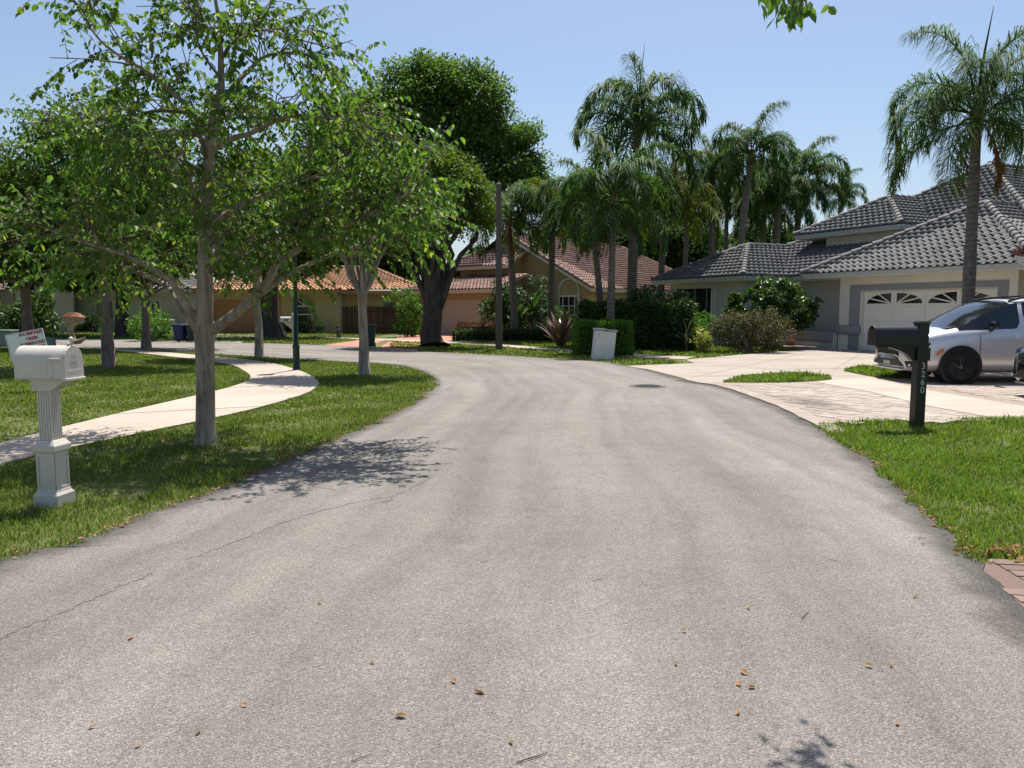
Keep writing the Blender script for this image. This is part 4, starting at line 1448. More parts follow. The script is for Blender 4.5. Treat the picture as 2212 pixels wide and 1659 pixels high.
tree('street_tree', 'low-forking tree on the far verge by the round clipped bush', pos(316, 753), [(0, .17), (.8, .14), (1.5, .13), (2.0, .12)],
     [(0, 0, 4.6, 2.8, 2.2, 2.2), (-2.0, 0, 3.9, 1.8, 1.5, 1.5), (2.0, 0, 3.8, 1.8, 1.5, 1.4), (0, 0, 3.0, 1.6, 1.2, .7)], 420, 50, .17, 'leaf_street', 'bark_twig', 44, (.35, .6), gs, 16)
tree('street_tree', 'far verge tree half hidden behind the yard sign', pos(62, 752), [(0, .22), (1.2, .19), (2.4, .17)],
     [(0, 0, 5.0, 3.0, 2.4, 2.4), (-2, 0, 4.0, 2.0, 1.7, 1.6), (2, 0, 3.9, 2.0, 1.7, 1.6), (0, 0, 3.0, 1.8, 1.4, .8)], 520, 50, .18, 'leaf_street', 'bark_twig', 45, (.4, .65), gs, 14)
ob = pos(935, 749)
tree('oak_tree', 'stout dark oak with flaring roots by the red driveway', ob, [(0, .56), (.12, .48), (.5, .43), (1.2, .40), (2.0, .385), (2.9, .38)],
     [(-.2, 0, 5.6, 2.0, 2.0, 1.9), (1.2, -.2, 5.9, 1.5, 1.5, 1.6), (-1.6, .2, 5.5, 1.5, 1.5, 1.5), (.2, .3, 7.0, 1.5, 1.5, 1.0), (-1.2, 0, 4.2, 1.2, 1.2, .8), (1.6, 0, 4.9, 1.0, 1.0, .9)], 560, 52, .16, 'leaf_oak', 'bark_dark', 46, (.3, .55), None, 18, 3, sides=14, flare=1.35)
tree('dark_tree', 'thick dark trunk in front of the orange-roofed house', pos(590, 729), [(0, .62), (1.0, .50), (2.5, .42), (4.0, .36), (5.0, .34)],
     [(0, 0, 6.6, 3.2, 2.6, 2.4), (-2.4, 0, 5.6, 2.2, 2.0, 1.6), (2.6, 0, 5.4, 2.0, 2.0, 1.5), (0, 0, 8.4, 2.4, 2.2, 1.6), (-.6, -.4, 4.5, 2.6, 1.8, 1.0), (2.4, -.4, 4.2, 1.7, 1.4, .9), (-.6, -.5, 3.7, 2.5, 1.6, .8), (1.6, -.5, 3.6, 1.5, 1.2, .7)], 520, 54, .26, 'leaf_oak', 'bark_dark', 47, (.45, .8), None, 16)
# the very large round tree behind
tree('shade_tree', 'huge round dense dark green tree rising behind the brown-roofed house', (-7.4, 72), [(0, .8), (4, .65), (8, .5), (11, .4)],
     [(-9.8, 0, 13.5, 4.6, 4.0, 4.0), (0.0, 0.0, 17.06, 7.46, 5.14, 5.4), (-6.3, 0.0, 17.83, 4.89, 3.5, 3.86), (5.4, 0.0, 15.0, 5.14, 3.7, 4.89), (-1.03, 0.0, 21.3, 4.11, 3.09, 3.21), (2.57, -1.29, 20.4, 4.37, 3.09, 3.34), (7.71, 0.0, 12.17, 3.6, 2.88, 4.11), (-7.97, 0.0, 13.97, 3.86, 2.67, 3.34), (0.0, -2.57, 12.94, 5.66, 3.09, 3.34)],
     740, 170, .31, 'leaf_dark', 'bark_dark', 48, (.9, 1.7), None, 16, flat_=.8, asp=.6, shell=.72)
# trees of the lots behind, left side
bg = 'background trees behind the houses'
specs = [((-38, 41), 11.5, 4.8, 51, 'tall loose tree at the far left edge above the red roof', 'leaf_far'),
         ((-29, 46), 10.0, 4.6, 52, 'dense tree in front of the white house, beside the big-leaved shrub', 'leaf_far'),
         ((-23.5, 62), 12.0, 4.8, 53, 'dark tree behind the white house', 'leaf_far'),
         ((-16, 67), 13.0, 5.0, 54, 'dark tree behind the orange roof, above the garage', 'leaf_far'),
         ((-11, 72), 11.5, 4.4, 55, 'tree behind the orange roof, next to the huge round tree', 'leaf_oak'),
         ((-45, 58), 15.0, 5.5, 56, 'tall dark tree rising at the left frame edge', 'leaf_far'),
         ((-34, 62), 13.0, 5.2, 57, 'dark tree rising behind the white house roof', 'leaf_far'),
         ((-26.5, 43.5), 8.5, 4.4, 64, 'low dense tree in front of the white house, left of the far-verge tree', 'leaf_far'),
         ((-22.0, 43.0), 8.0, 3.8, 65, 'dense tree between the white house and the orange garage', 'leaf_far'),
         ((-34.5, 42.5), 9.0, 4.6, 66, 'dense tree hiding the red-roofed house', 'leaf_far'),
         ((-2.0, 62), 6.2, 3.0, 58, 'low bright green tree behind the brown roof', 'leaf_hedge')]
for (b, h, w_, sd, lb, mt) in specs:
    tree('background_tree', lb, b, [(0, .35), (h * .25, .28), (h * .45, .22)],
         [(0, 0, h * .68, w_ * .8, w_ * .7, h * .26), (-w_ * .5, 0, h * .55, w_ * .5, w_ * .5, h * .18), (w_ * .5, 0, h * .52, w_ * .5, w_ * .5, h * .18), (0, 0, h * .84, w_ * .5, w_ * .5, h * .15), (0, -w_ * .3, h * .42, w_ * .6, w_ * .4, h * .12)],
         560, 60, .36, mt, 'bark_dark', sd, (.6, 1.05), bg, 8, asp=.6)
for (b, h, w_, sd, lb) in [((14, 70), 12.0, 6.2, 61, 'dark tree mass behind the slim palm'), ((21.5, 66), 10.0, 5.5, 62, 'dark tree mass behind the palm cluster'), ((7.5, 72), 12.5, 6.0, 63, 'dark tree mass behind the big palm')]:
    tree('background_tree', lb, b, [(0, .35), (h * .25, .28), (h * .45, .22)],
         [(0, 0, h * .55, w_ * .9, w_ * .6, h * .36), (-w_ * .5, 0, h * .45, w_ * .5, w_ * .5, h * .3), (w_ * .5, 0, h * .45, w_ * .5, w_ * .5, h * .3)], 460, 44, .38, 'leaf_far', 'bark_dark', sd, (.6, 1.0), bg, 6, asp=.6)

# ---- a branch hanging into the top of the view from a tree beside the viewer
HB0 = (5.2, .2, 0)
HT = thing('roadside_tree', 'tree beside the viewer with one leafy branch hanging in at the top', 'tree', HB0)
MB().tube([(0, 0, -.05), (0, .05, 1.2), (-.05, 0, 2.6), (-.1, -.05, 3.6), (0, 0, 4.4)], [.16, .12, .10, .08, .05], 10).build('trunk', 'bark_pale', HT, True)
endp = at(1700, 0, 3.42) - Vector(HB0)
hb = smooth_line([(-.1, -.05, 3.4), (-.9, .8, 4.3), (-2.0, 2.0, 4.5), tuple(endp + Vector((.45, -.9, .95))), tuple(endp + Vector((0, 0, .12)))], 4)
MB().tube(hb, [max(.004, .045 * (1 - .9 * k / (len(hb) - 1))) for k in range(len(hb))], 6).build('branch', 'bark_twig', HT, True)
rng = np.random.default_rng(77)
lv_v, lv_f = leaf_arrays(np.zeros((1, 3)), np.array([[0, 1., 0]]), np.array([[0, 0, 1.]]), 1.0, .50, .2)
lv = np_mesh('leaf', lv_v, lv_f, 'leaf_near')
for i in range(84):
    k = rng.uniform()
    px = 1715 + rng.normal() * 38
    py = -16 + rng.uniform(-40, 64) - abs(px - 1715) * .25
    p = at(px, py, 3.42 + rng.normal() * .10) - Vector(HB0)
    y = Vector((rng.normal() * .5, rng.normal() * .5, -1 + rng.normal() * .35)).normalized()
    x = y.cross(Vector(rand_dirs(1, rng)[0])).normalized()
    o = link('leaf', lv, HT)
    mm = Matrix((x, y, x.cross(y))).transposed().to_4x4() @ Matrix.Scale(rng.uniform(.045, .075), 4)
    mm.translation = p
    o.matrix_basis = mm
    if i % 4 == 0:
        tgt = Vector(hb[-1 - int(rng.integers(0, 4))])
        MB().tube([tgt, (tgt + p) / 2 + Vector((0, 0, .03)), p], [.004, .003, .002], 4).build('twig', 'bark_twig', HT)
V, F = clump_leaves(np.array([[0, 0, 4.6], [.6, .4, 4.9], [.9, -.3, 4.4], [.3, .8, 4.5]]), np.array([.6, .6, .5, .5]), 160, .085, rng)
tag(link('crown', np_mesh('crown', V, F, 'leaf_near'), HT), kind='stuff')

# ------------------------------------------------------------------ palms


def frond_mesh(elev, droop, length, seed, mat, leaflet=.80, dens=46, lw=.025):
    rng = np.random.default_rng(seed)
    pts = []
    p = np.zeros(3)
    a = elev
    n = 16
    for i in range(n + 1):
        pts.append(p.copy())
        a -= droop / n * (.35 + 1.5 * i / n)
        p = p + np.array([math.cos(a), 0, math.sin(a)]) * length / n
    pts = np.array(pts)
    mb = MB()
    mb.tube(pts, [.032 * (1 - .88 * i / n) + .003 for i in range(n + 1)], 4)
    V0, F0 = np.array(mb.v), [f for f in mb.f if len(f) == 4]
    s = np.linspace(0, 1, n + 1)
    t = np.repeat(np.linspace(.16, .995, dens), 4)
    m = len(t)
    t = np.clip(t + rng.normal(size=m) * .006, .1, 1)
    P = np.stack([np.interp(t, s, pts[:, c]) for c in range(3)], 1)
    T = unit(np.stack([np.interp(np.clip(t + .03, 0, 1), s, pts[:, c]) - np.interp(np.clip(t - .03, 0, 1), s, pts[:, c]) for c in range(3)], 1))
    side = np.tile([1, -1, 1, -1], dens)[:, None]
    up = np.tile([.30, .30, -.15, -.15], dens)[:, None]
    L = (leaflet * (.45 + .65 * np.sin(np.pi * np.clip(t * .85 + .12, 0, 1)))) * rng.uniform(.8, 1.15, m)
    Y = np.array([0, 1., 0])
    D = unit(Y * side * .7 + T * .5 + np.array([0, 0, 1.]) * up + rng.normal(size=(m, 3)) * .2)
    mid = P + D * (L * .45)[:, None]
    D2 = unit(D * .6 + T * .2 + np.array([0, 0, -1.]) + rng.normal(size=(m, 3)) * .22)
    tip = mid + D2 * (L * .62)[:, None]
    W = unit(np.cross(D, np.array([0, 0, 1.]) + T * .3)) * lw
    W2 = unit(np.cross(D2, T)) * .014
    Vl = np.stack([P - W * .6, P + W * .6, mid - W, mid + W, tip], 1).reshape(-1, 3)
    b = np.arange(m)[:, None] * 5 + len(V0)
    quads = np.concatenate([np.array(F0), b + np.array([[0, 1, 3, 2]])])
    tris = b + np.array([[2, 3, 4]])
    return np_mesh('frond', np.concatenate([V0, Vl]), [quads, tris], mat)


FR = {}
for mt in ('frond', 'frond_yellow'):
    FR[mt] = [[frond_mesh(math.radians(e), math.radians(dr), 3.0, 100 + 7 * k + q, mt) for q in range(2)] for k, (e, dr) in enumerate(((80, 90), (62, 145), (40, 140), (0, 95)))]
FR_DEAD = [frond_mesh(math.radians(-60), math.radians(40), 2.2, 300 + q, 'frond_dead', .5, 30) for q in range(2)]


FR_FINE = [[frond_mesh(math.radians(e), math.radians(dr), 3.0, 500 + 7 * k + q, 'frond', .86, 62, .014) for q in range(2)] for k, (e, dr) in enumerate(((80, 95), (62, 150), (38, 150), (-5, 95)))]


def palm(label, base, h, r, seed, scale=1.0, lean=(0, 0), mat='frond', n=18, spear=True, dead=0, group=None, fine=False):
    rg = random.Random(seed)
    t = thing('palm_tree', label, 'palm', (base[0], base[1], 0), 0, group)
    k = 9
    pts = [(lean[0] * (i / k) ** 1.5, lean[1] * (i / k) ** 1.5, h * i / k - (.05 if i == 0 else 0)) for i in range(k + 1)]
    rad = [r * (1.25 if i == 0 else 1.05 - .3 * i / k + .05 * math.sin(i * 2.1)) for i in range(k + 1)]
    MB().tube(pts, rad, 12).build('trunk', 'bark_palm', t, True)
    top = Vector(pts[-1])
    MB().tube([top - Vector((0, 0, .05)), top + Vector((0, 0, .35)), top + Vector((0, 0, .8))], [r * .95, r * 1.05, r * .35], 10).build('crownshaft', 'crownshaft', t, True)
    az = rg.uniform(0, 6)
    for i in range(n):
        az += 2.399
        u = (i + .5) / n
        kind = 0 if u < .12 else 1 if u < .42 else 2 if u < .74 else 3
        o = link('frond', rg.choice((FR_FINE if fine else FR[mat])[kind]), t)
        o.location = top + Vector((0, 0, .62 - .5 * u)) + Vector((math.cos(az), math.sin(az), 0)) * r * .5
        o.rotation_euler = (rg.uniform(-.2, .2), rg.uniform(-.14, .14), az)
        s = scale * rg.uniform(.85, 1.1)
        o.scale = (s, s, s)
    if spear:
        MB().tube([top + Vector((0, 0, .6)), top + Vector((.1, 0, 1.9 * scale)), top + Vector((.26, 0, 3.0 * scale))], [.05, .03, .006], 5).build('spear_leaf', mat, t)
    for i in range(dead):
        a = rg.uniform(0, 6.28)
        o = link('dead_frond', rg.choice(FR_DEAD), t)
        o.location = top + Vector((math.cos(a) * r, math.sin(a) * r, .1))
        o.rotation_euler = (0, 0, a)
        o.scale = (scale * .8,) * 3
    return t


gp_ = 'queen palms between the houses'


def pbase(px, Y):
    return ((px - 1106) / FOC * Y, Y)


def ph(py, Y):
    return EYE + (670 - py) / FOC * Y


palm('tall queen palm standing between the silver minivan and the garage door', pbase(2086, 20), ph(290, 20), .165, 1, 1.0, (-.05, 0), n=20, spear=True, fine=True, dead=2, group=gp_)
palm('tallest queen palm with a bare spear leaf, above the brown roof', pbase(1362, 33), ph(304, 33), .22, 2, 1.25, (.15, 0), n=18, group=gp_)
palm('palm whose trunk rises just behind the white cabinet hedge', pbase(1318, 26.5), ph(452, 26.5), .14, 3, .92, (.05, 0), n=17, spear=False, group=gp_)
palm('leaning palm with trunk left of the cabinet hedge', pbase(1300, 31), ph(478, 31), .15, 4, .95, (-.45, 0), n=17, spear=False, dead=1, group=gp_)
palm('palm with trunk beside the arched window of the brown-roofed house', pbase(1190, 38), ph(480, 38), .19, 5, 1.0, (.05, 0), n=17, spear=False, mat='frond_yellow', dead=1, group=gp_)
palm('palm right behind the concrete street-light pole', pbase(1112, 37), ph(488, 37), .19, 6, .95, (-.3, 0), n=18, spear=False, dead=2, group=gp_)
palm('yellowish palm at the corner of the grey roof', pbase(1425, 36), ph(452, 36), .17, 8, 1.05, (.05, 0), n=18, spear=False, mat='frond_yellow', group=gp_)
palm('tall slim palm rising behind the grey left-wing roof', pbase(1583, 46), ph(362, 46), .23, 9, 1.2, (.75, 0), n=18, spear=False, group=gp_)
palm('palm in the cluster behind the grey roof, lower left one', pbase(1668, 52), ph(448, 52), .24, 10, 1.35, (.1, 0), n=18, spear=False, group=gp_)
palm('palm in the cluster behind the grey roof, taller middle one', pbase(1712, 54), ph(408, 54), .24, 11, 1.45, (.1, 0), n=18, spear=False, group=gp_)
palm('small wispy palm at the right end of the palm cluster', pbase(1800, 62), ph(440, 62), .2, 12, .9, (.1, 0), n=12, spear=False, group=gp_)
palm('palm in the cluster with yellow fronds, next to the slim palm', pbase(1535, 50), ph(400, 50), .22, 13, 1.15, (-.2, 0), n=17, spear=False, group=gp_)

for px, Y, py, sd, lb in ((1640, 56, 460, 22, 'low dark palm filling the cluster behind the left grey roof'), (1560, 58, 450, 23, 'low dark palm behind the slim palm trunk'), (1475, 50, 470, 24, 'low dark palm behind the yellowish palm'),
                          (1240, 72, 462, 25, 'far tall palm behind the brown roof ridge, left of the tallest palm'), (1330, 74, 455, 26, 'far tall palm behind the brown roof ridge, beside the tallest trunk'), (1420, 74, 450, 27, 'far tall palm behind the brown roof, right of the tallest palm')):
    palm(lb, pbase(px, Y), ph(py, Y), .19, sd, 1.15 if Y < 60 else 1.5, (.1, 0), n=18, spear=False, group=gp_)

# ------------------------------------------------------------------ hedges and shrubs


def box_hedge(name, label, cx, cy, w, d, h, n, leaf, mat, seed, rz=0.0, rough=.05, cat='hedge', stems=True):
    rng = np.random.default_rng(seed)
    t = thing(name, label, cat, (cx, cy, 0), rz)
    MB().box(-w / 2 + .18, w / 2 - .18, -d / 2 + .18, d / 2 - .18, .02, h - .18).build('inner_box', 'hedge_core', t)  # one solid dark green box fills the hedge behind its leaves
    face = rng.choice(5, n, p=np.array([w * h, w * h, d * h, d * h, w * d]) / (2 * w * h + 2 * d * h + w * d))
    u, v = rng.uniform(-.5, .5, n), rng.uniform(-.5, .5, n)
    P = np.zeros((n, 3))
    Nr = np.zeros((n, 3))
    dep = np.abs(rng.normal(size=n)) * .07
    bulge = rough * (np.sin(u * w * 5 + v * 4) + rng.normal(size=n) * .6)
    for f in range(5):
        k = face == f
        if f < 2:
            sg = -1 if f == 0 else 1
            P[k] = np.stack([u[k] * w, sg * (d / 2 - dep[k] + bulge[k]), (v[k] + .5) * h], 1)
            Nr[k] = (0, sg, .2)
        elif f < 4:
            sg = -1 if f == 2 else 1
            P[k] = np.stack([sg * (w / 2 - dep[k] + bulge[k]), u[k] * d, (v[k] + .5) * h], 1)
            Nr[k] = (sg, 0, .2)
        else:
            P[k] = np.stack([u[k] * w, v[k] * d, h - dep[k] + bulge[k]], 1)
            Nr[k] = (0, 0, 1)
    D = Nr * .6 + rng.normal(size=(n, 3)) * .7 + np.array([0, 0, .25])
    V, F = leaf_arrays(P, D, Nr + rng.normal(size=(n, 3)) * .6, leaf * rng.uniform(.6, 1.3, n), leaf * .55 * rng.uniform(.7, 1.2, n), .3)
    tag(link('foliage', np_mesh('foliage', V, F, mat), t), kind='stuff')
    return t


def shrub(name, label, base, blobs, n, leaf, mat, seed, stems=7, stem_mat='bark_twig', asp=.5, cat='shrub', clump=(.12, .26), z0=0.0):
    rng = np.random.default_rng(seed)
    t = thing(name, label, cat, (base[0], base[1], z0))
    vol = np.array([b[3] * b[4] * b[5] for b in blobs]) ** .7
    m = max(20, n // 26)
    Bl = np.array(blobs)[rng.choice(len(blobs), m, p=vol / vol.sum())]
    d = rand_dirs(m, rng)
    C = Bl[:, :3] + d * rng.uniform(.62, 1.03, (m, 1)) * Bl[:, 3:6]
    V, F = clump_leaves(C, rng.uniform(*clump, m), 26, leaf, rng, .9, .1, True, asp)
    V[:, 2] = np.maximum(V[:, 2], .02)
    tag(link('foliage', np_mesh('foliage', V, F, mat), t), kind='stuff')
    for i in range(stems):
        e = C[rng.integers(0, m)]
        s = np.array([e[0] * .25 + rng.normal() * .05, e[1] * .25 + rng.normal() * .05, -.03])
        MB().tube(limb_path(s, e, .05, rng, 4), [.028, .024, .02, .014, .008], 5).build('stem', stem_mat, t)
    return t


def strap_plant(name, label, base, n, ln, w, mat, seed, cat='plant', spread=.5, z0=0.0, arch_=.6, stem=0.0):
    """a rosette of long strap leaves, each its own part"""
    rg = np.random.default_rng(seed)
    t = thing(name, label, cat, (base[0], base[1], z0))
    for i in range(n):
        az = rg.uniform(0, 6.28)
        L = ln * rg.uniform(.7, 1.15)
        el = rg.uniform(.5, 1.45)
        ww = w * rg.uniform(.8, 1.2)
        p = np.array([rg.normal() * .05, rg.normal() * .05, stem * rg.uniform(.3, 1)])
        vs, fs = [], []
        sd = np.array([-math.sin(az), math.cos(az), 0])
        for k in range(6):
            u = k / 5
            e = el - arch_ * u * u
            wk = ww * (math.sin(math.pi * min(1, .12 + u * .88)) ** .7 + .02) * .5
            vs += [p - sd * wk + np.array([0, 0, wk * .3]), p + sd * wk + np.array([0, 0, wk * .3])]
            p = p + np.array([math.cos(az) * math.cos(e), math.sin(az) * math.cos(e), math.sin(e)]) * L / 5
        fs = [(2 * k, 2 * k + 1, 2 * k + 3, 2 * k + 2) for k in range(5)]
        MB().add(vs, fs).build('leaf', mat, t, True)
    if stem:
        MB().tube([(0, 0, -.03), (0, 0, stem)], [.03, .025], 6).build('stem', 'bark_twig', t)
    return t


box_hedge('clipped_hedge', 'bright green clipped box hedge behind the leaning white cabinet', *G(1305, 770)[:1], G(1305, 770)[1] + .55, 1.85, 1.1, 1.12, 11000, .06, 'leaf_hedge', 71, rough=.035)
box_hedge('tall_hedge', 'long dark hedge running beside the grey-roofed house', 4.75, 29.0, 4.2, 1.6, 1.75, 15000, .10, 'leaf_hedge_dark', 72, math.radians(-20), rough=.08)
box_hedge('low_hedge', 'low dark clipped hedge in front of the brown-roofed house', .1, 36.6, 5.9, .7, .55, 8000, .08, 'leaf_hedge_dark', 73, math.radians(-3), rough=.03)
box_hedge('red_hedge', 'low row of reddish foliage behind the clipped hedge by the garage', -1.7, 37.4, 2.0, .6, .85, 1800, .09, 'leaf_red', 74, 0, rough=.05)
shrub('seagrape_shrub', 'large rounded glossy shrub under the grey eaves beside the entrance', (9.75, 29.0), [(0, 0, 1.75, 1.35, 1.0, .85), (-.75, 0, 1.6, .8, .7, .65), (1.1, .2, 1.5, .75, .7, .8), (.2, 0, 2.2, .8, .7, .5)], 3600, .17, 'leaf_glossy', 75, 16, asp=.75)
shrub('brown_shrub', 'broad clipped brownish shrub below the glossy one', (8.35, 26.6), [(-.65, 0, .82, .8, .7, .62), (.55, 0, .9, .9, .75, .66), (0, .2, .7, 1.1, .8, .5)], 9500, .075, 'leaf_brown', 76, 14, asp=.4, clump=(.1, .2))
shrub('green_bush', 'small bright green bush left of the brownish shrub', (6.95, 27.6), [(0, 0, .95, .5, .5, .42), (-.2, 0, .6, .5, .5, .4)], 1500, .075, 'leaf_hedge', 77, 6)
shrub('yellow_croton', 'small yellow-leaved plant at the lawn edge by the grey-roofed house', (6.55, 26.4), [(0, 0, .52, .26, .26, .32), (.1, 0, .3, .25, .25, .2)], 420, .11, 'leaf_yellow', 78, 5, asp=.55)
shrub('hedge_top_shrub', 'pale glossy shrub growing out above the long dark hedge', (5.4, 29.9), [(0, 0, 1.8, 1.3, .7, .5), (1.0, -.2, 1.6, .7, .6, .6)], 1500, .15, 'leaf_glossy', 79, 8, asp=.7)
shrub('fence_shrub', 'leafy shrub between the board fence and the oak', (-5.75, 42.5), [(0, 0, 1.2, .8, .7, 1.1), (-.4, 0, 2.1, .9, .7, .6), (.2, 0, .6, .8, .7, .6)], 2200, .15, 'leaf_hedge', 80, 8)
shrub('round_bush', 'round clipped light green bush beyond the cross street', (-17.4, 36.6), [(0, 0, .75, 1.0, .9, .72)], 2600, .10, 'leaf_hedge', 81, 6, asp=.6)
shrub('big_leaf_shrub', 'large-leaved tropical shrub behind the yard sign', (-22.2, 35.2), [(0, 0, 1.0, 1.2, 1.0, .9), (-1.0, 0, .8, .8, .8, .7), (.4, 0, 1.6, .7, .7, .6)], 1500, .34, 'leaf_glossy', 82, 12, asp=.32, clump=(.2, .4))
shrub('foundation_shrub', 'dark low shrub under the fan window of the orange-roofed house', (-13.2, 48.3), [(0, 0, .4, 1.2, .5, .38), (-1.6, 0, .35, .8, .4, .33)], 1300, .12, 'leaf_hedge_dark', 83, 5)
shrub('foundation_shrub', 'dark shrub by the white house wall, left of the dark-trunked tree', (-28.0, 50.5), [(0, 0, .6, 1.0, .6, .6)], 900, .16, 'leaf_hedge_dark', 84, 5)
strap_plant('ti_plant', 'big pinkish strap-leaved plant left of the bright clipped hedge', (2.0, 31.2), 38, 1.6, .17, 'leaf_ti', 85, arch_=.7)
for i, (x, y, s_) in enumerate(((-.4, 40.2, 1), (1.1, 40.6, 1.15), (2.1, 39.4, .9), (.4, 39.4, .8))):
    strap_plant('dracaena', ('dark spiky plant beside the porch column of the brown-roofed house', 'tall dark spiky plant before the muntined window', 'dark spiky plant near the arched window', 'lower dark spiky plant behind the low hedge')[i], (x, y), 40, 1.3 * s_, .12, 'leaf_hedge_dark', 86 + i, stem=1.6 * s_, arch_=1.6)
for i, (px, py, lb) in enumerate(((1572, 748, 'red cordyline at the left foot of the brownish shrub'), (1600, 750, 'second red cordyline from the left under the brownish shrub'), (1628, 752, 'third red cordyline from the left under the brownish shrub'), (1655, 752, 'red cordyline next to the flower pots'))):
    strap_plant('cordyline', lb, G(px, py), 16, .48, .07, 'leaf_red', 95 + i, arch_=.5)
strap_plant('bare_shrub', 'thin twiggy brownish plant behind the yellow-leaved one', (6.2, 27.0), 18, .75, .05, 'leaf_brown', 101, stem=.7, arch_=.9)
shrub('understorey_shrub', 'dark tangled shrub under the palms in front of the muntined window', (1.0, 41.2), [(0, 0, 1.3, 1.0, .7, 1.2), (-.9, 0, 1.8, .7, .6, 1.2), (.5, .2, 2.6, .6, .6, .7)], 2200, .2, 'leaf_hedge_dark', 111, 8, asp=.3, clump=(.2, .45))
shrub('understorey_shrub', 'dark shrub mass beside the porch of the brown-roofed house', (-.9, 40.6), [(0, 0, 1.2, .9, .7, 1.1), (.3, 0, 2.3, .6, .5, .8)], 1600, .2, 'leaf_hedge_dark', 112, 8, asp=.3, clump=(.2, .45))
shrub('understorey_shrub', 'dark low shrub left of the arched window', (2.4, 41.0), [(0, 0, .8, .8, .6, .8), (.6, 0, .6, .7, .6, .6)], 1200, .17, 'leaf_hedge_dark', 113, 6, asp=.4, clump=(.2, .4))
# garden edging and pots
ED = MB()
el_ = smooth_line([G(*p) for p in [(1280, 727), (1400, 731), (1480, 733), (1560, 738), (1580, 743)]], 6)
strip(el_, .12, .09, 'box_white', 'garden_edging', None, 5)
ge = bpy.data.objects['garden_edging']
ge.modifiers.new('solid', 'SOLIDIFY').thickness = .1
tag(ge, 'pale stone edging along the planting bed of the grey-roofed house', 'edging')
for px, py, r_, hh, mt, lb in ((1682, 752, .20, .30, 'box_grey', 'square grey-green flower pot at the end of the planting bed'), (1707, 752, .19, .32, 'terracotta', 'terracotta flower pot nearest the driveway'), (1478, 733, .22, .30, 'terracotta', 'dark terracotta pot behind the stone edging')):
    t = thing('flower_pot', lb, 'flower pot', G(px, py))
    MB().lathe([(r_ * .7, 0), (r_ * .95, hh * .85), (r_ * 1.08, hh * .85), (r_ * 1.08, hh), (r_ * .92, hh), (r_ * .88, hh - .05)], 16).build('pot', mt, t, True)
    MB().lathe([(r_ * .88, hh - .06), (.01, hh - .05)], 16).build('soil', 'soil', t)
    for i in range(14):
        a = i * 2.4
        MB().add([(0, 0, hh - .06), (.12 * math.cos(a) - .02 * math.sin(a), .12 * math.sin(a) + .02 * math.cos(a), hh + .14), (.22 * math.cos(a), .22 * math.sin(a), hh + .24), (.12 * math.cos(a) + .02 * math.sin(a), .12 * math.sin(a) - .02 * math.cos(a), hh + .14)], [(0, 1, 2, 3)]).build('leaf', 'leaf_red' if mt == 'terracotta' else 'leaf_yellow', t)

# ------------------------------------------------------------------ white mailbox on its fluted pedestal


def arch_box(l, w, h, n=12):
    """mailbox body along x, flat bottom, round top: profile in (y, z)"""
    r = w / 2
    return [(-r, 0), (r, 0)] + [(r * math.cos(math.pi * k / n), h - r + r * math.sin(math.pi * k / n)) for k in range(n + 1)]


def fluted(half, depth, nf):
    """square outline with grooves on each side"""
    pts = []
    step = 2 * half / (nf * 2 + 1)
    side = []
    for i in range(nf * 2 + 1):
        x0, x1 = -half + i * step, -half + (i + 1) * step
        d = depth if i % 2 else 0
        side += [(x0, -half + d), (x1, -half + d)]
    for k in range(4):
        c, s = (1, 0, -1, 0)[k], (0, 1, 0, -1)[k]
        pts += [(x * c - y * s, x * s + y * c) for x, y in side[:-1]]
    return pts


wx, wy = G(109, 1096)
WM = thing('mailbox', 'white mailbox on a white fluted post with panelled base, beside the road', 'mailbox', (wx, wy + .06, 0), math.radians(-6))
b = MB().frustum(0, 0, .125, .125, -.02, .125, .125, .10).frustum(0, 0, .118, .118, .10, .108, .108, .115).frustum(0, 0, .105, .105, .115, .10, .10, .135)
b.build('base', 'mailbox_white', WM, bevel=.004)
PD = MB().box(-.088, .088, -.088, .088, .13, .42).build('pedestal', 'mailbox_white', WM)
for a in range(4):
    fr_ = MB().box(-.098, .098, -.098, -.089, .13, .158).box(-.098, .098, -.098, -.089, .395, .42).box(-.098, -.074, -.098, -.089, .158, .395).box(.074, .098, -.098, -.089, .158, .395).build('panel_frame', 'mailbox_white', PD, bevel=.003)
    fr_.rotation_euler = (0, 0, a * math.pi / 2)
MB().frustum(0, 0, .10, .10, .42, .118, .118, .435).frustum(0, 0, .118, .118, .435, .118, .118, .475).frustum(0, 0, .118, .118, .475, .082, .082, .515).build('collar', 'mailbox_white', WM, bevel=.003)
MB().prism(fluted(.068, .006, 5), .51, .905).build('post', 'mailbox_white', WM)
MB().extr([(-.10, .895), (.085, .895), (.16, .93), (.24, .972), (.24, .982), (-.10, .982)], 'y', -.09, .09).build('bracket', 'mailbox_white', WM, bevel=.004)
for q in ((-.075, -.092, .94), (-.055, -.092, .915)):
    MB().tube([(q[0], -.088, q[2]), (q[0], -.095, q[2])], .006, 8).build('screw', 'letter_grey', WM)
prof = arch_box(.5, .25, .25)
MB().extr([(y, z + .982) for y, z in prof], 'x', -.235, .245).build('body', 'mailbox_white', WM, True)
WM_body = bpy.data.objects['body']
em = WM_body.modifiers.new('split', 'EDGE_SPLIT')
em.split_angle = math.radians(35)
prof2 = arch_box(.5, .268, .262)
DR = MB().extr([(y, z + .976) for y, z in prof2], 'x', .246, .278).build('door', 'mailbox_white', WM, bevel=.004)
MB().box(.26, .296, -.136, .136, .972, .992).build('door_lip', 'mailbox_white', WM, bevel=.004)
MB().box(.279, .283, -.10, .10, 1.045, 1.05).build('door_crease', 'mailbox_white', WM)
text('U.S.\nMAIL', .045, 'letter_grey', WM, (.2795, 0, 1.13), (math.pi / 2, 0, math.pi / 2), 'lettering', .001)
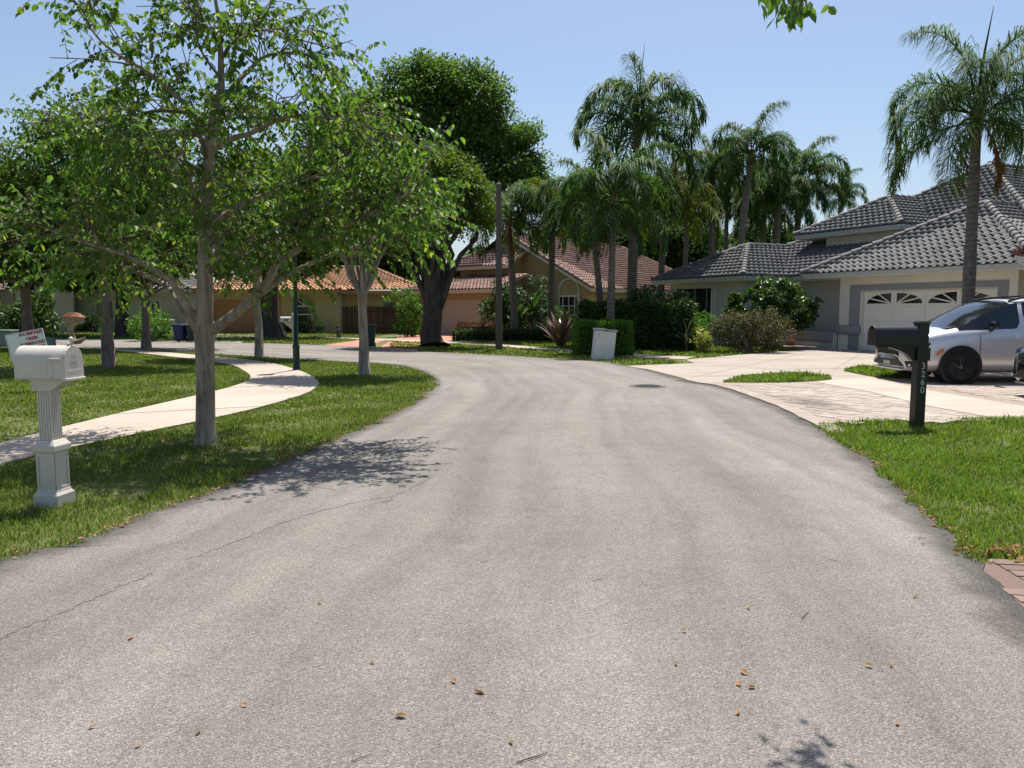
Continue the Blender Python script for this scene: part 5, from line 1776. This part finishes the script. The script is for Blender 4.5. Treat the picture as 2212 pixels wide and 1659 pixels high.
MB().box(-.20, .10, -.1275, -.1255, 1.0, 1.13).build('side_panel', 'mailbox_white', WM)
MB().box(.15, .154, -.1275, -.1255, .985, 1.12).build('side_seam', 'letter_grey', WM)
MB().box(-.23, .24, -.128, -.1252, .984, .990).build('side_seam', 'letter_grey', WM)
MB().box(.13, .24, -.16, -.126, 1.135, 1.142).build('flag_arm', 'mailbox_white', WM)
WM.scale = (.80, .80, 1.0)
KN = MB().lathe([(.012, 1.235), (.016, 1.242), (.008, 1.25), (.010, 1.258), (.019, 1.266), (.022, 1.278), (.019, 1.291), (.008, 1.299)], 14, .26, 0).build('knob', 'mailbox_white', WM, True)
MB().box(.225, .275, -.02, .02, 1.225, 1.247).build('latch', 'mailbox_white', WM)

# ------------------------------------------------------------------ black mailbox 3260
bx, by = G(1984, 928)
BM = thing('mailbox', 'black mailbox with the number 3260 down its post, on the bright lawn', 'mailbox', (bx, by + .05, 0), math.radians(3))
MB().box(-.065, .065, -.065, .065, -.05, 1.33).build('post', 'black', BM, bevel=.006)
MB().frustum(0, 0, .075, .075, 1.33, .075, .075, 1.345).frustum(0, 0, .075, .075, 1.345, .055, .055, 1.365).build('post_cap', 'black', BM)
pr = arch_box(.5, .19, .235)
bd = MB().extr([(y - .0, z + 1.065) for y, z in pr], 'x', -.60, -.068).build('body', 'black', BM, True)
bd.modifiers.new('split', 'EDGE_SPLIT').split_angle = math.radians(35)
pr = arch_box(.5, .21, .25)
MB().extr([(y, z + 1.058) for y, z in pr], 'x', -.635, -.601).build('door', 'black', BM, bevel=.005)
MB().box(-.655, -.636, -.015, .015, 1.27, 1.30).build('latch', 'black', BM)
MB().box(-.56, .08, -.05, .05, 1.035, 1.064).build('support_arm', 'black', BM)
MB().extr([(-.07, .87), (-.12, .87), (-.15, .90), (-.20, .95), (-.30, 1.0), (-.42, 1.034), (-.07, 1.034)][::-1], 'y', -.045, .045).build('scroll_bracket', 'black', BM)
MB().frustum(0, 0, .082, .082, .87, .082, .082, 1.03).build('post_sleeve', 'black', BM)
MB().box(.066, .11, -.03, .03, 1.06, 1.09).build('paper_clip', 'black', BM)
for i, ch in enumerate('3260'):
    text(ch, .112, 'digit', BM, (.010, -.0665, .80 - i * .100), (math.pi / 2, 0, 0), 'digit', .0012)

# ------------------------------------------------------------------ yard sign
sp = at(80, 742, 13.8)
YS = thing('yard_sign', 'white yard sign with red lettering, leaning behind the white mailbox', 'sign', (sp.x, 13.8, 0), math.radians(4))
bo = MB().box(-.33, .33, -.006, .006, .63, 1.13).build('board', 'sign_white', YS)
bo.rotation_euler = (0, 0, 0)
sh = math.radians(-11)
for nm, sz, zz in (('AN EMBASSY', .075, 1.075), ('CREEK', .075, .985), ('ELEMENTARY', .075, .895), ('GRADUATE', .075, .81), ('SCHOOL', .0, 0)):
    if sz:
        text(nm, sz, 'sign_red', YS, (.115, -.0075, zz), (math.pi / 2, 0, 0), 'lettering', .001, .0035)
for a, b_, c, d in ((-.30, .30, .645, .649), (-.30, .30, 1.112, 1.116)):
    MB().box(a, b_, -.0085, -.0065, c, d).build('border_line', 'trim_blue', YS)
for a in (-.31, .307):
    MB().box(a, a + .004, -.0085, -.0065, .645, 1.116).build('border_line', 'trim_blue', YS)
for x in (-.15, .15):
    MB().tube([(x, .004, -.1), (x, .004, .7)], .005, 6).build('stake', 'letter_grey', YS)
YS.rotation_euler = (0, sh, math.radians(6))

# ------------------------------------------------------------------ lamp post and street-light pole
lp = G(641, 801)
LPO = thing('lamp_post', 'dark green metal lamp post at the outer edge of the sidewalk bend', 'lamp post', lp)
MB().lathe([(.10, -.02), (.10, .04), (.085, .07), (.08, .55), (.09, .57), (.09, .62), (.065, .66), (.06, .68)], 16).build('base', 'post_green', LPO, True)
MB().tube([(0, 0, .6), (.02, 0, 2.0), (.05, 0, 3.6)], [.058, .05, .042], 12).build('pole', 'post_green', LPO, True)
MB().lathe([(.06, 3.58), (.12, 3.66), (.12, 3.70), (.05, 3.72)], 12, .05, 0).build('fitter', 'post_green', LPO, True)
MB().lathe([(.10, 3.72), (.17, 3.85), (.19, 4.02), (.15, 4.2), (.05, 4.28)], 16, .05, 0).build('globe', 'box_white', LPO, True)
cp = G(1078, 756)
CP = thing('street_light_pole', 'tall tapered concrete street-light pole on the far verge', 'street light', cp)
MB().frustum(0, 0, .135, .135, -.05, .09, .09, 6.1).build('pole', 'pole', CP, bevel=.02)
MB().frustum(0, 0, .095, .095, 6.1, .04, .04, 6.16).build('cap', 'pole', CP)

# ------------------------------------------------------------------ leaning white utility cabinet
ux, uy = G(1302, 778)
UC = thing('utility_cabinet', 'leaning white utility cabinet with grey cap in front of the clipped hedge', 'cabinet', (ux, uy + .15, 0), math.radians(10))
MB().box(-.31, .31, -.16, .16, -.06, .86).build('body', 'box_white', UC, bevel=.008)
MB().box(-.335, .335, -.185, .185, .861, .93).build('cap', 'box_cap', UC, bevel=.01)
MB().box(-.10, .05, -.188, -.1855, .87, .90).build('rust_patch', 'rust', UC)
MB().box(-.285, .285, -.168, -.161, .02, .83).build('door', 'box_white', UC, bevel=.004)
MB().box(-.26, -.20, -.185, -.169, .78, .85).build('hasp', 'chrome', UC)
MB().tube([(-.23, -.178, .78), (-.23, -.185, .66)], .012, 8).build('padlock', 'brass', UC)
UC.rotation_euler = (math.radians(-2), math.radians(6), math.radians(10))

# ------------------------------------------------------------------ wheeled bins


def bin_(label, base, mat, s=1.0, rz=0.0):
    t = thing('wheeled_bin', label, 'bin', base, rz)
    MB().frustum(0, 0, .22 * s, .24 * s, .06 * s, .30 * s, .33 * s, .92 * s).build('body', mat, t, bevel=.02)
    MB().frustum(0, 0, .32 * s, .35 * s, .88 * s, .325 * s, .355 * s, .93 * s).build('rim', mat, t, bevel=.01)
    MB().frustum(0, -.02 * s, .33 * s, .37 * s, .935 * s, .26 * s, .30 * s, 1.0 * s).build('lid', mat, t, bevel=.02)
    MB().tube([(-.22 * s, .40 * s, .9 * s), (.22 * s, .40 * s, .9 * s)], .018 * s, 8).build('handle', mat, t, True)
    for sx in (-1, 1):
        MB().tube([(sx * .22 * s, .24 * s, .11 * s), (sx * .27 * s, .24 * s, .11 * s)], .11 * s, 14).build('wheel', 'rubber', t)
    return t


bin_('dark green wheeled bin at the edge of the red driveway', G(797, 752), 'bin_green', .95, math.radians(8))
bin_('blue wheeled bin at the far kerb in front of the white house', G(391, 739), 'bin_blue', .85, math.radians(-5))
bin_('dark green wheeled bin standing next to the blue one', G(419, 739), 'bin_green', .85, math.radians(6))

# ------------------------------------------------------------------ small street furniture
t = thing('transformer_box', 'pale grey-green transformer box beside the round clipped bush', 'utility box', G(348, 719), math.radians(-12))
MB().extr([(-.75, 0), (.75, 0), (.75, .85), (-.62, .98), (-.75, .8)], 'y', -.5, .5).build('housing', 'box_grey', t, bevel=.02)
MB().box(-.9, .9, -.65, .65, -.05, .06).build('pad', 'walk', t)
MB().box(-.55, .55, -.515, -.502, .2, .72).build('door', 'box_grey', t, bevel=.006)
t = thing('transformer_box', 'dark green transformer box behind the yard sign at the far left', 'utility box', G(22, 733), math.radians(4))
MB().extr([(-.55, 0), (.55, 0), (.55, .75), (-.5, .85), (-.55, .75)], 'y', -.45, .45).build('housing', 'bin_green', t, bevel=.02)
MB().box(-.65, .65, -.55, .55, -.05, .05).build('pad', 'walk', t)
MB().box(-.4, .4, -.465, -.452, .15, .65).build('door', 'bin_green', t, bevel=.006)
t = thing('utility_box', 'grey-green utility box at the left picture edge beside the yard sign', 'utility box', G(10, 748), math.radians(3))
MB().box(-.42, .42, -.3, .3, 0, .62).build('housing', 'box_green', t, bevel=.02)
MB().box(-.45, .45, -.33, .33, .621, .68).build('lid', 'box_green', t, bevel=.02)
t = thing('pedestal_box', 'small pale green telephone pedestal right of the yard sign', 'utility box', G(110, 757))
MB().frustum(0, 0, .15, .12, 0, .14, .11, .42).build('housing', 'box_green', t, bevel=.01)
MB().box(-.16, .16, -.13, .13, .421, .47).build('cap', 'box_green', t, bevel=.012)
t = thing('bollard', 'short white bollard before the round clipped bush', 'bollard', G(302, 722))
MB().lathe([(.11, -.02), (.11, .62), (.10, .68), (.04, .70)], 14).build('post', 'box_white', t, True)
MB().lathe([(.116, .50), (.116, .55)], 14).build('band', 'letter_grey', t)
t = thing('concrete_stub', 'leaning weathered concrete stub on the lawn left of the green bin', 'post', G(733, 730))
MB().lathe([(.13, -.1), (.125, .6), (.11, .66), (.02, .67)], 12).build('stub', 'pole', t, True)
MB().lathe([(.131, .46), (.131, .50)], 12).build('ring', 'box_cap', t)
t.rotation_euler = (0, math.radians(-6), 0)
mx_, my_ = G(640, 737)
t = thing('mailbox', 'white mailbox on a white post behind the dark green lamp post', 'mailbox', (mx_ - .1, my_, 0))
MB().box(-.07, .07, -.07, .07, -.02, 1.28).build('post', 'mailbox_white', t, bevel=.01)
MB().frustum(0, 0, .09, .09, 1.28, .05, .05, 1.36).build('post_cap', 'mailbox_white', t)
ab = MB().extr([(y, z + .92) for y, z in arch_box(.5, .24, .26)], 'x', -.62, -.075).build('body', 'mailbox_white', t, True)
ab.modifiers.new('split', 'EDGE_SPLIT').split_angle = math.radians(35)
MB().extr([(-.07, .55), (-.07, .9), (-.5, .9)], 'y', -.03, .03).build('brace', 'mailbox_white', t)
MB().box(-.42, -.22, -.135, -.125, .99, 1.05).build('number_plate', 'dark', t)
# sculpted stone mailbox with a little tiled roof
sx_, sy_ = G(160, 743)
t = thing('mailbox', 'curved cream stone mailbox with a red tiled roof by the cross street', 'mailbox', (sx_, sy_, 0))
MB().tube([(.0, 0, -.05), (-.05, 0, .3), (-.12, 0, .6), (-.05, 0, .85), (.12, 0, .98), (.30, 0, .95)], [.16, .11, .10, .13, .15, .10], 10).build('pedestal', 'stone', t, True)
MB().tube([(.0, 0, .05), (.25, 0, .12), (.45, 0, .22), (.5, 0, .32)], [.12, .11, .08, .03], 10).build('tail', 'stone', t, True)
MB().box(-.28, .42, -.19, .19, .92, 1.18).build('box', 'stone', t, bevel=.02)
rf = MB().add([(-.34, -.24, 1.18), (.48, -.24, 1.18), (.48, .24, 1.18), (-.34, .24, 1.18), (-.1, 0, 1.38), (.24, 0, 1.38)], [(0, 1, 5, 4), (1, 2, 5), (2, 3, 4, 5), (3, 0, 4), (3, 2, 1, 0)]).build('roof', 'terracotta', t)
for i in range(6):
    x = -.28 + i * .12
    MB().tube([(x, -.245, 1.19), (x * .55 + .05, -.02, 1.385)], [.035, .025], 6).build('tile', 'terracotta', rf)

# manhole cover flush with the road
mp_ = G(1399, 836)
MH = thing('manhole_cover', 'round dark iron manhole cover set in the road by the driveways', 'manhole', (mp_[0], mp_[1], .012))
MH.scale = (.8, .8, 1)
MB().lathe([(.34, .0015), (.46, .003), (.46, .004), (.34, .006)], 36).build('ring', 'crack', MH)
MB().lathe([(.37, -.01), (.37, .010), (.33, .012), (.01, .012)], 36).build('cover', 'cast_iron', MH)
for k in range(-3, 4):
    L_ = math.sqrt(.31 ** 2 - (k * .085) ** 2)
    MB().box(-L_, L_, k * .085 - .014, k * .085 + .014, .0125, .018).build('rib', 'cast_iron', MH)

# a few leaves and twigs lying on the road
dl_v, dl_f = leaf_arrays(np.zeros((1, 3)), np.array([[0, 1., 0]]), np.array([[0, 0, 1.]]), 1.0, .5, .55)
rd = random.Random(8)
dme = np_mesh('fallen_leaf', dl_v, dl_f, 'leaf_dead')
for i, (px, py) in enumerate([(853, 1549), (1047, 1500), (286, 1377), (535, 1527), (291, 1618), (425, 1590), (800, 1432), (687, 1303), (1614, 1460), (1596, 1485), (1632, 1487), (1972, 1291), (1925, 1443), (1887, 1444), (1592, 1547), (1484, 1366), (1985, 1163), (2000, 1178), (1617, 1318), (1463, 1440), (2215, 1500), (1938, 1562), (985, 1478), (190, 1575), (1220, 930), (1100, 1603)]):
    x, y = G(px, py, .012)
    o = link('fallen_leaf', dme)
    big = i < 2
    s = rd.uniform(.045, .06) if big else rd.uniform(.025, .042)
    o.scale = (s, s, s)
    o.location = (x, y, .017)
    o.rotation_euler = (rd.uniform(.05, .3), rd.uniform(-.5, .5), rd.uniform(0, 6.28))
    tag(o, 'curled brown leaf lying farthest down on the road near the middle' if i == 0 else 'small dry leaf lying on the grey road', 'leaf', 'dry leaves scattered on the road')
    if i == 0:
        del o['group']
tme = MB().tube([(-.5, 0, 0), (-.1, .03, .02), (.2, -.02, .015), (.5, .04, 0)], [.03, .035, .028, .015], 5).mesh('fallen_twig', 'bark_dark')
for i, (px, py, s, a) in enumerate([(1992, 1163, .09, .1), (1802, 1212, .10, 2.5), (1047, 1215, .08, .5), (1290, 1255, .09, .4), (840, 1083, .12, .3), (1150, 1640, .16, .5), (780, 1640, .1, .7), (110, 1207, .07, .2), (1740, 1330, .14, .9)]):
    x, y = G(px, py, .012)
    o = link('fallen_twig', tme)
    o.scale = (s * .75, s * .4, s * .4)
    o.location = (x, y, .017)
    o.rotation_euler = (0, 0, a)
    tag(o, 'thin dark twig lying on the grey road', 'twig', 'twigs scattered on the road')

# ------------------------------------------------------------------ the silver minivan


def lerp(a, b, t):
    return a + (b - a) * t


# stations: x, bottom z, half width at rocker, at side, shoulder (y, z), glass foot (y, z), glass top (y, z), roof edge (y, z), roof centre z
VAN = [
    (.985, .36, .45, .50, (.46, .66), (.40, .70), (.30, .73), (.20, .745), .755),
    (.955, .28, .66, .70, (.66, .72), (.58, .78), (.42, .815), (.26, .835), .845),
    (.88, .23, .80, .84, (.80, .80), (.72, .86), (.54, .895), (.30, .92), .93),
    (.72, .21, .90, .935, (.90, .89), (.83, .95), (.64, .985), (.34, 1.01), 1.02),
    (.45, .21, .955, .985, (.955, .955), (.88, 1.02), (.70, 1.055), (.36, 1.08), 1.09),
    (.18, .21, .965, 1.0, (.97, 1.00), (.90, 1.06), (.75, 1.09), (.40, 1.125), 1.135),
    (.02, .21, .965, 1.005, (.975, 1.015), (.91, 1.07), (.80, 1.12), (.46, 1.175), 1.19),
    (-.28, .21, .965, 1.005, (.975, 1.03), (.92, 1.08), (.84, 1.27), (.52, 1.345), 1.36),
    (-.58, .21, .965, 1.005, (.975, 1.04), (.925, 1.09), (.81, 1.43), (.55, 1.50), 1.52),
    (-.85, .21, .965, 1.005, (.975, 1.047), (.93, 1.10), (.78, 1.55), (.57, 1.615), 1.635),
    (-1.02, .21, .965, 1.005, (.975, 1.052), (.932, 1.105), (.765, 1.60), (.58, 1.66), 1.68),
    (-1.16, .21, .965, 1.005, (.975, 1.056), (.934, 1.108), (.76, 1.62), (.58, 1.685), 1.705),
    (-1.24, .21, .965, 1.005, (.975, 1.058), (.935, 1.11), (.758, 1.63), (.58, 1.695), 1.715),
    (-1.8, .21, .965, 1.005, (.975, 1.07), (.935, 1.12), (.75, 1.665), (.58, 1.738), 1.758),
    (-2.6, .21, .965, 1.005, (.975, 1.095), (.93, 1.14), (.745, 1.68), (.58, 1.755), 1.775),
    (-2.68, .21, .965, 1.005, (.975, 1.10), (.93, 1.145), (.745, 1.68), (.58, 1.755), 1.775),
    (-3.6, .24, .95, .99, (.955, 1.14), (.91, 1.185), (.735, 1.65), (.57, 1.73), 1.75),
    (-4.0, .28, .93, .96, (.92, 1.15), (.87, 1.2), (.70, 1.56), (.54, 1.64), 1.66),
    (-4.14, .34, .86, .89, (.85, 1.14), (.80, 1.19), (.64, 1.42), (.48, 1.48), 1.5),
    (-4.2, .42, .78, .80, (.76, 1.08), (.70, 1.12), (.55, 1.22), (.4, 1.26), 1.27),
]


def van_pts(s, k=1.0):
    x, zb, wr, wm, sh_, gf, gt, re_, zc_ = s
    return [(0, zb), (wr * .8, zb), (wr, zb + .10), (wm, .46 if zb < .3 else (zb + sh_[1]) / 2 - .06), (wm, lerp(.46, sh_[1], .55)), sh_, gf, gt, re_, (re_[0] * .5, lerp(re_[1], zc_, .8)), (0, zc_)]


def build_van(name, label, loc, rz, paint_mat, zs=1.0, group=None):
    v = thing(name, label, 'car', loc, rz, group)
    ST = []
    for a, b_ in zip(VAN, VAN[1:]):
        ST.append(a)
    ST.append(VAN[-1])
    rows = []
    for s in ST:
        h = van_pts(s)
        full = [(s[0], y, z * zs) for y, z in h] + [(s[0], -y, z * zs) for y, z in h[::-1][1:-1]]
        rows.append(full)
    n = len(rows[0])
    half = 10
    glass_ws, glass_side = [], {}
    body = []
    for i in range(len(rows) - 1):
        xm = (ST[i][0] + ST[i + 1][0]) / 2
        for j in range(n):
            j2 = (j + 1) % n
            f = (i * n + j, (i + 1) * n + j, (i + 1) * n + j2, i * n + j2)
            jj = j if j < half else n - 1 - j       # index of the band on either side
            if jj in (7, 8, 9) and -1.0 < xm < .15:
                glass_ws.append(f)
            elif jj == 6 and -3.7 < xm < -.1 and not (-1.24 <= xm <= -1.16 or -2.68 <= xm <= -2.6):
                glass_side.setdefault((0 if j < half else 1, 0 if xm > -1.2 else 1 if xm > -2.64 else 2), []).append(f)
            else:
                body.append(f)
    allv = [p for r in rows for p in r]
    # close nose and tail
    body.append(tuple(range(n))[::-1])
    body.append(tuple((len(rows) - 1) * n + k for k in range(n)))

    def part(nm, faces, mat, sub=0, parent=v):
        used = sorted({i for f in faces for i in f})
        mp2 = {o: k for k, o in enumerate(used)}
        o = MB().add([allv[i] for i in used], [tuple(mp2[i] for i in f) for f in faces]).build(nm, mat, parent, True)
        if sub:
            m_ = o.modifiers.new('subsurf', 'SUBSURF')
            m_.levels = m_.render_levels = sub
            m_.boundary_smooth = 'PRESERVE_CORNERS'
        return o
    part('body', body, paint_mat, 1)
    part('windshield', glass_ws, 'glass')
    for k, f in glass_side.items():
        part('side_window', f, 'glass')
    # dark frame along the belt
    for sy in (1, -1):
        for xa in (0.0, -3.09):
            MB().tube([(xa, sy * .70, .365), (xa, sy * 1.0145, .365)], .415, 32).build('arch_shade', 'black', v)  # flush black disc, painted stand-in for the shaded gap around the tyre
            w_ = MB().tube([(xa, sy * .78, .35), (xa, sy * .80, .35), (xa, sy * 1.0, .35), (xa, sy * 1.02, .35)], [.34, .362, .362, .335], 32).build('wheel', 'rubber', v, True)
            w_.modifiers.new('split', 'EDGE_SPLIT').split_angle = math.radians(40)
            MB().tube([(xa, sy * .97, .35), (xa, sy * 1.0215, .35)], [.25, .255], 28).build('rim', 'black', w_)
            for k in range(5):
                a = k * 2 * math.pi / 5 + .3
                for da in (-.16, .16):
                    MB().tube([(xa + .05 * math.cos(a), sy * 1.026, .35 + .05 * math.sin(a)), (xa + .235 * math.cos(a + da), sy * 1.024, .35 + .235 * math.sin(a + da))], [.022, .014], 5).build('spoke', 'rim', w_)
            MB().tube([(xa, sy * 1.02, .35), (xa, sy * 1.034, .35)], [.045, .035], 12).build('hub_cap', 'chrome', w_)
        # doors: seams, handles, mirror, roof rail, marker
        for xs in (-.36, -1.30):
            MB().box(xs - .004, xs + .004, min(sy * 1.003, sy * 1.0085), max(sy * 1.003, sy * 1.0085), .34, 1.0 * zs).build('door_seam', 'black', v)
        MB().tube([(-1.0, sy * 1.005, .93), (-1.05, sy * 1.035, .93), (-1.20, sy * 1.035, .935), (-1.26, sy * 1.005, .935)], .017, 8).build('door_handle', 'chrome', v, True)
        mr = MB()
        mr.tube([(-.58, sy * .93, 1.07 * zs), (-.55, sy * 1.05, 1.10 * zs), (-.54, sy * 1.10, 1.15 * zs)], [.03, .035, .03], 8)
        mr.build('mirror_arm', 'black_gloss', v, True)
        mm_ = MB().tube([(-.58, sy * 1.02, 1.17 * zs), (-.55, sy * 1.08, 1.18 * zs), (-.53, sy * 1.17, 1.19 * zs), (-.53, sy * 1.23, 1.185 * zs)], [.05, .085, .085, .05], 12).build('mirror', 'black_gloss', v, True)
        MB().tube([(-1.05, sy * .66, 1.655 * zs), (-1.3, sy * .665, 1.725 * zs), (-2.4, sy * .67, 1.79 * zs), (-3.5, sy * .66, 1.775 * zs), (-3.8, sy * .65, 1.70 * zs)], .022, 8).build('roof_rail', 'black', v, True)
        MB().tube([(.47, sy * .986, .60), (.43, sy * 1.0, .62), (.37, sy * 1.001, .68), (.36, sy * .997, .71)], [.018, .030, .030, .012], 8).build('side_marker', 'amber', v, True)
        # headlight: slim dark wedge wrapping the corner
        MB().add([(.925, sy * .60, .82 * zs), (.86, sy * .80, .855 * zs), (.66, sy * .945, .91 * zs), (.63, sy * .965, .84 * zs), (.845, sy * .845, .775 * zs), (.945, sy * .62, .765 * zs)], [(0, 1, 4, 5), (1, 2, 3, 4)]).build('headlight', 'lamp_glass', v)
        MB().add([(.955, sy * .68, .44), (.90, sy * .80, .46), (.82, sy * .88, .43), (.86, sy * .86, .335), (.935, sy * .74, .32)], [(0, 1, 2, 3, 4)]).build('fog_lamp', 'black', v)
        MB().tube([(.90, sy * .80, .37), (.915, sy * .81, .37)], .03, 10).build('fog_lens', 'chrome', v)
    MB().add([(.99, -.50, .70), (.995, .50, .70), (1.005, .40, .575), (1.005, -.40, .575)], [(0, 3, 2, 1)]).build('grille', 'black', v)
    MB().extr([(-.56, .71), (.56, .71), (.42, .565), (-.42, .565)], 'x', .93, 1.0).build('grille', 'black', v)
    for k in range(4):
        z = .59 + k * .028
        MB().box(1.001, 1.006, -.42 - k * .03, .42 + k * .03, z, z + .006).build('grille_bar', 'rim', v)
    MB().extr([(-.62, .335), (-.50, .46), (.50, .46), (.62, .335)][::-1], 'x', .86, .988).build('lower_intake', 'black', v)
    MB().box(.989, 1.0, -.15, .15, .35, .42).build('number_plate', 'letter_grey', v)
    MB().box(.80, .995, -.60, .60, .245, .285).build('bumper_lip', paint_mat, v, bevel=.015)
    MB().add([(.20, -.72, 1.105 * zs), (.20, .72, 1.105 * zs), (.03, .78, 1.15 * zs), (.03, -.78, 1.15 * zs)], [(0, 1, 2, 3)]).build('cowl', 'black', v)
    MB().add([(-1.2, -.5, 1.715 * zs), (-1.2, .5, 1.715 * zs), (-2.5, .5, 1.782 * zs), (-2.5, -.5, 1.782 * zs)], [(0, 3, 2, 1)]).build('sunroof', 'black_gloss', v)
    return v


build_van('minivan', 'silver minivan with black wheels parked on the paver driveway', (8.95, 16.05, .02), math.radians(178), 'silver')
build_van('parked_car', 'black car, only its front corner showing at the right picture edge', (9.60, 12.35, .02), math.radians(180), 'car_black', .92)
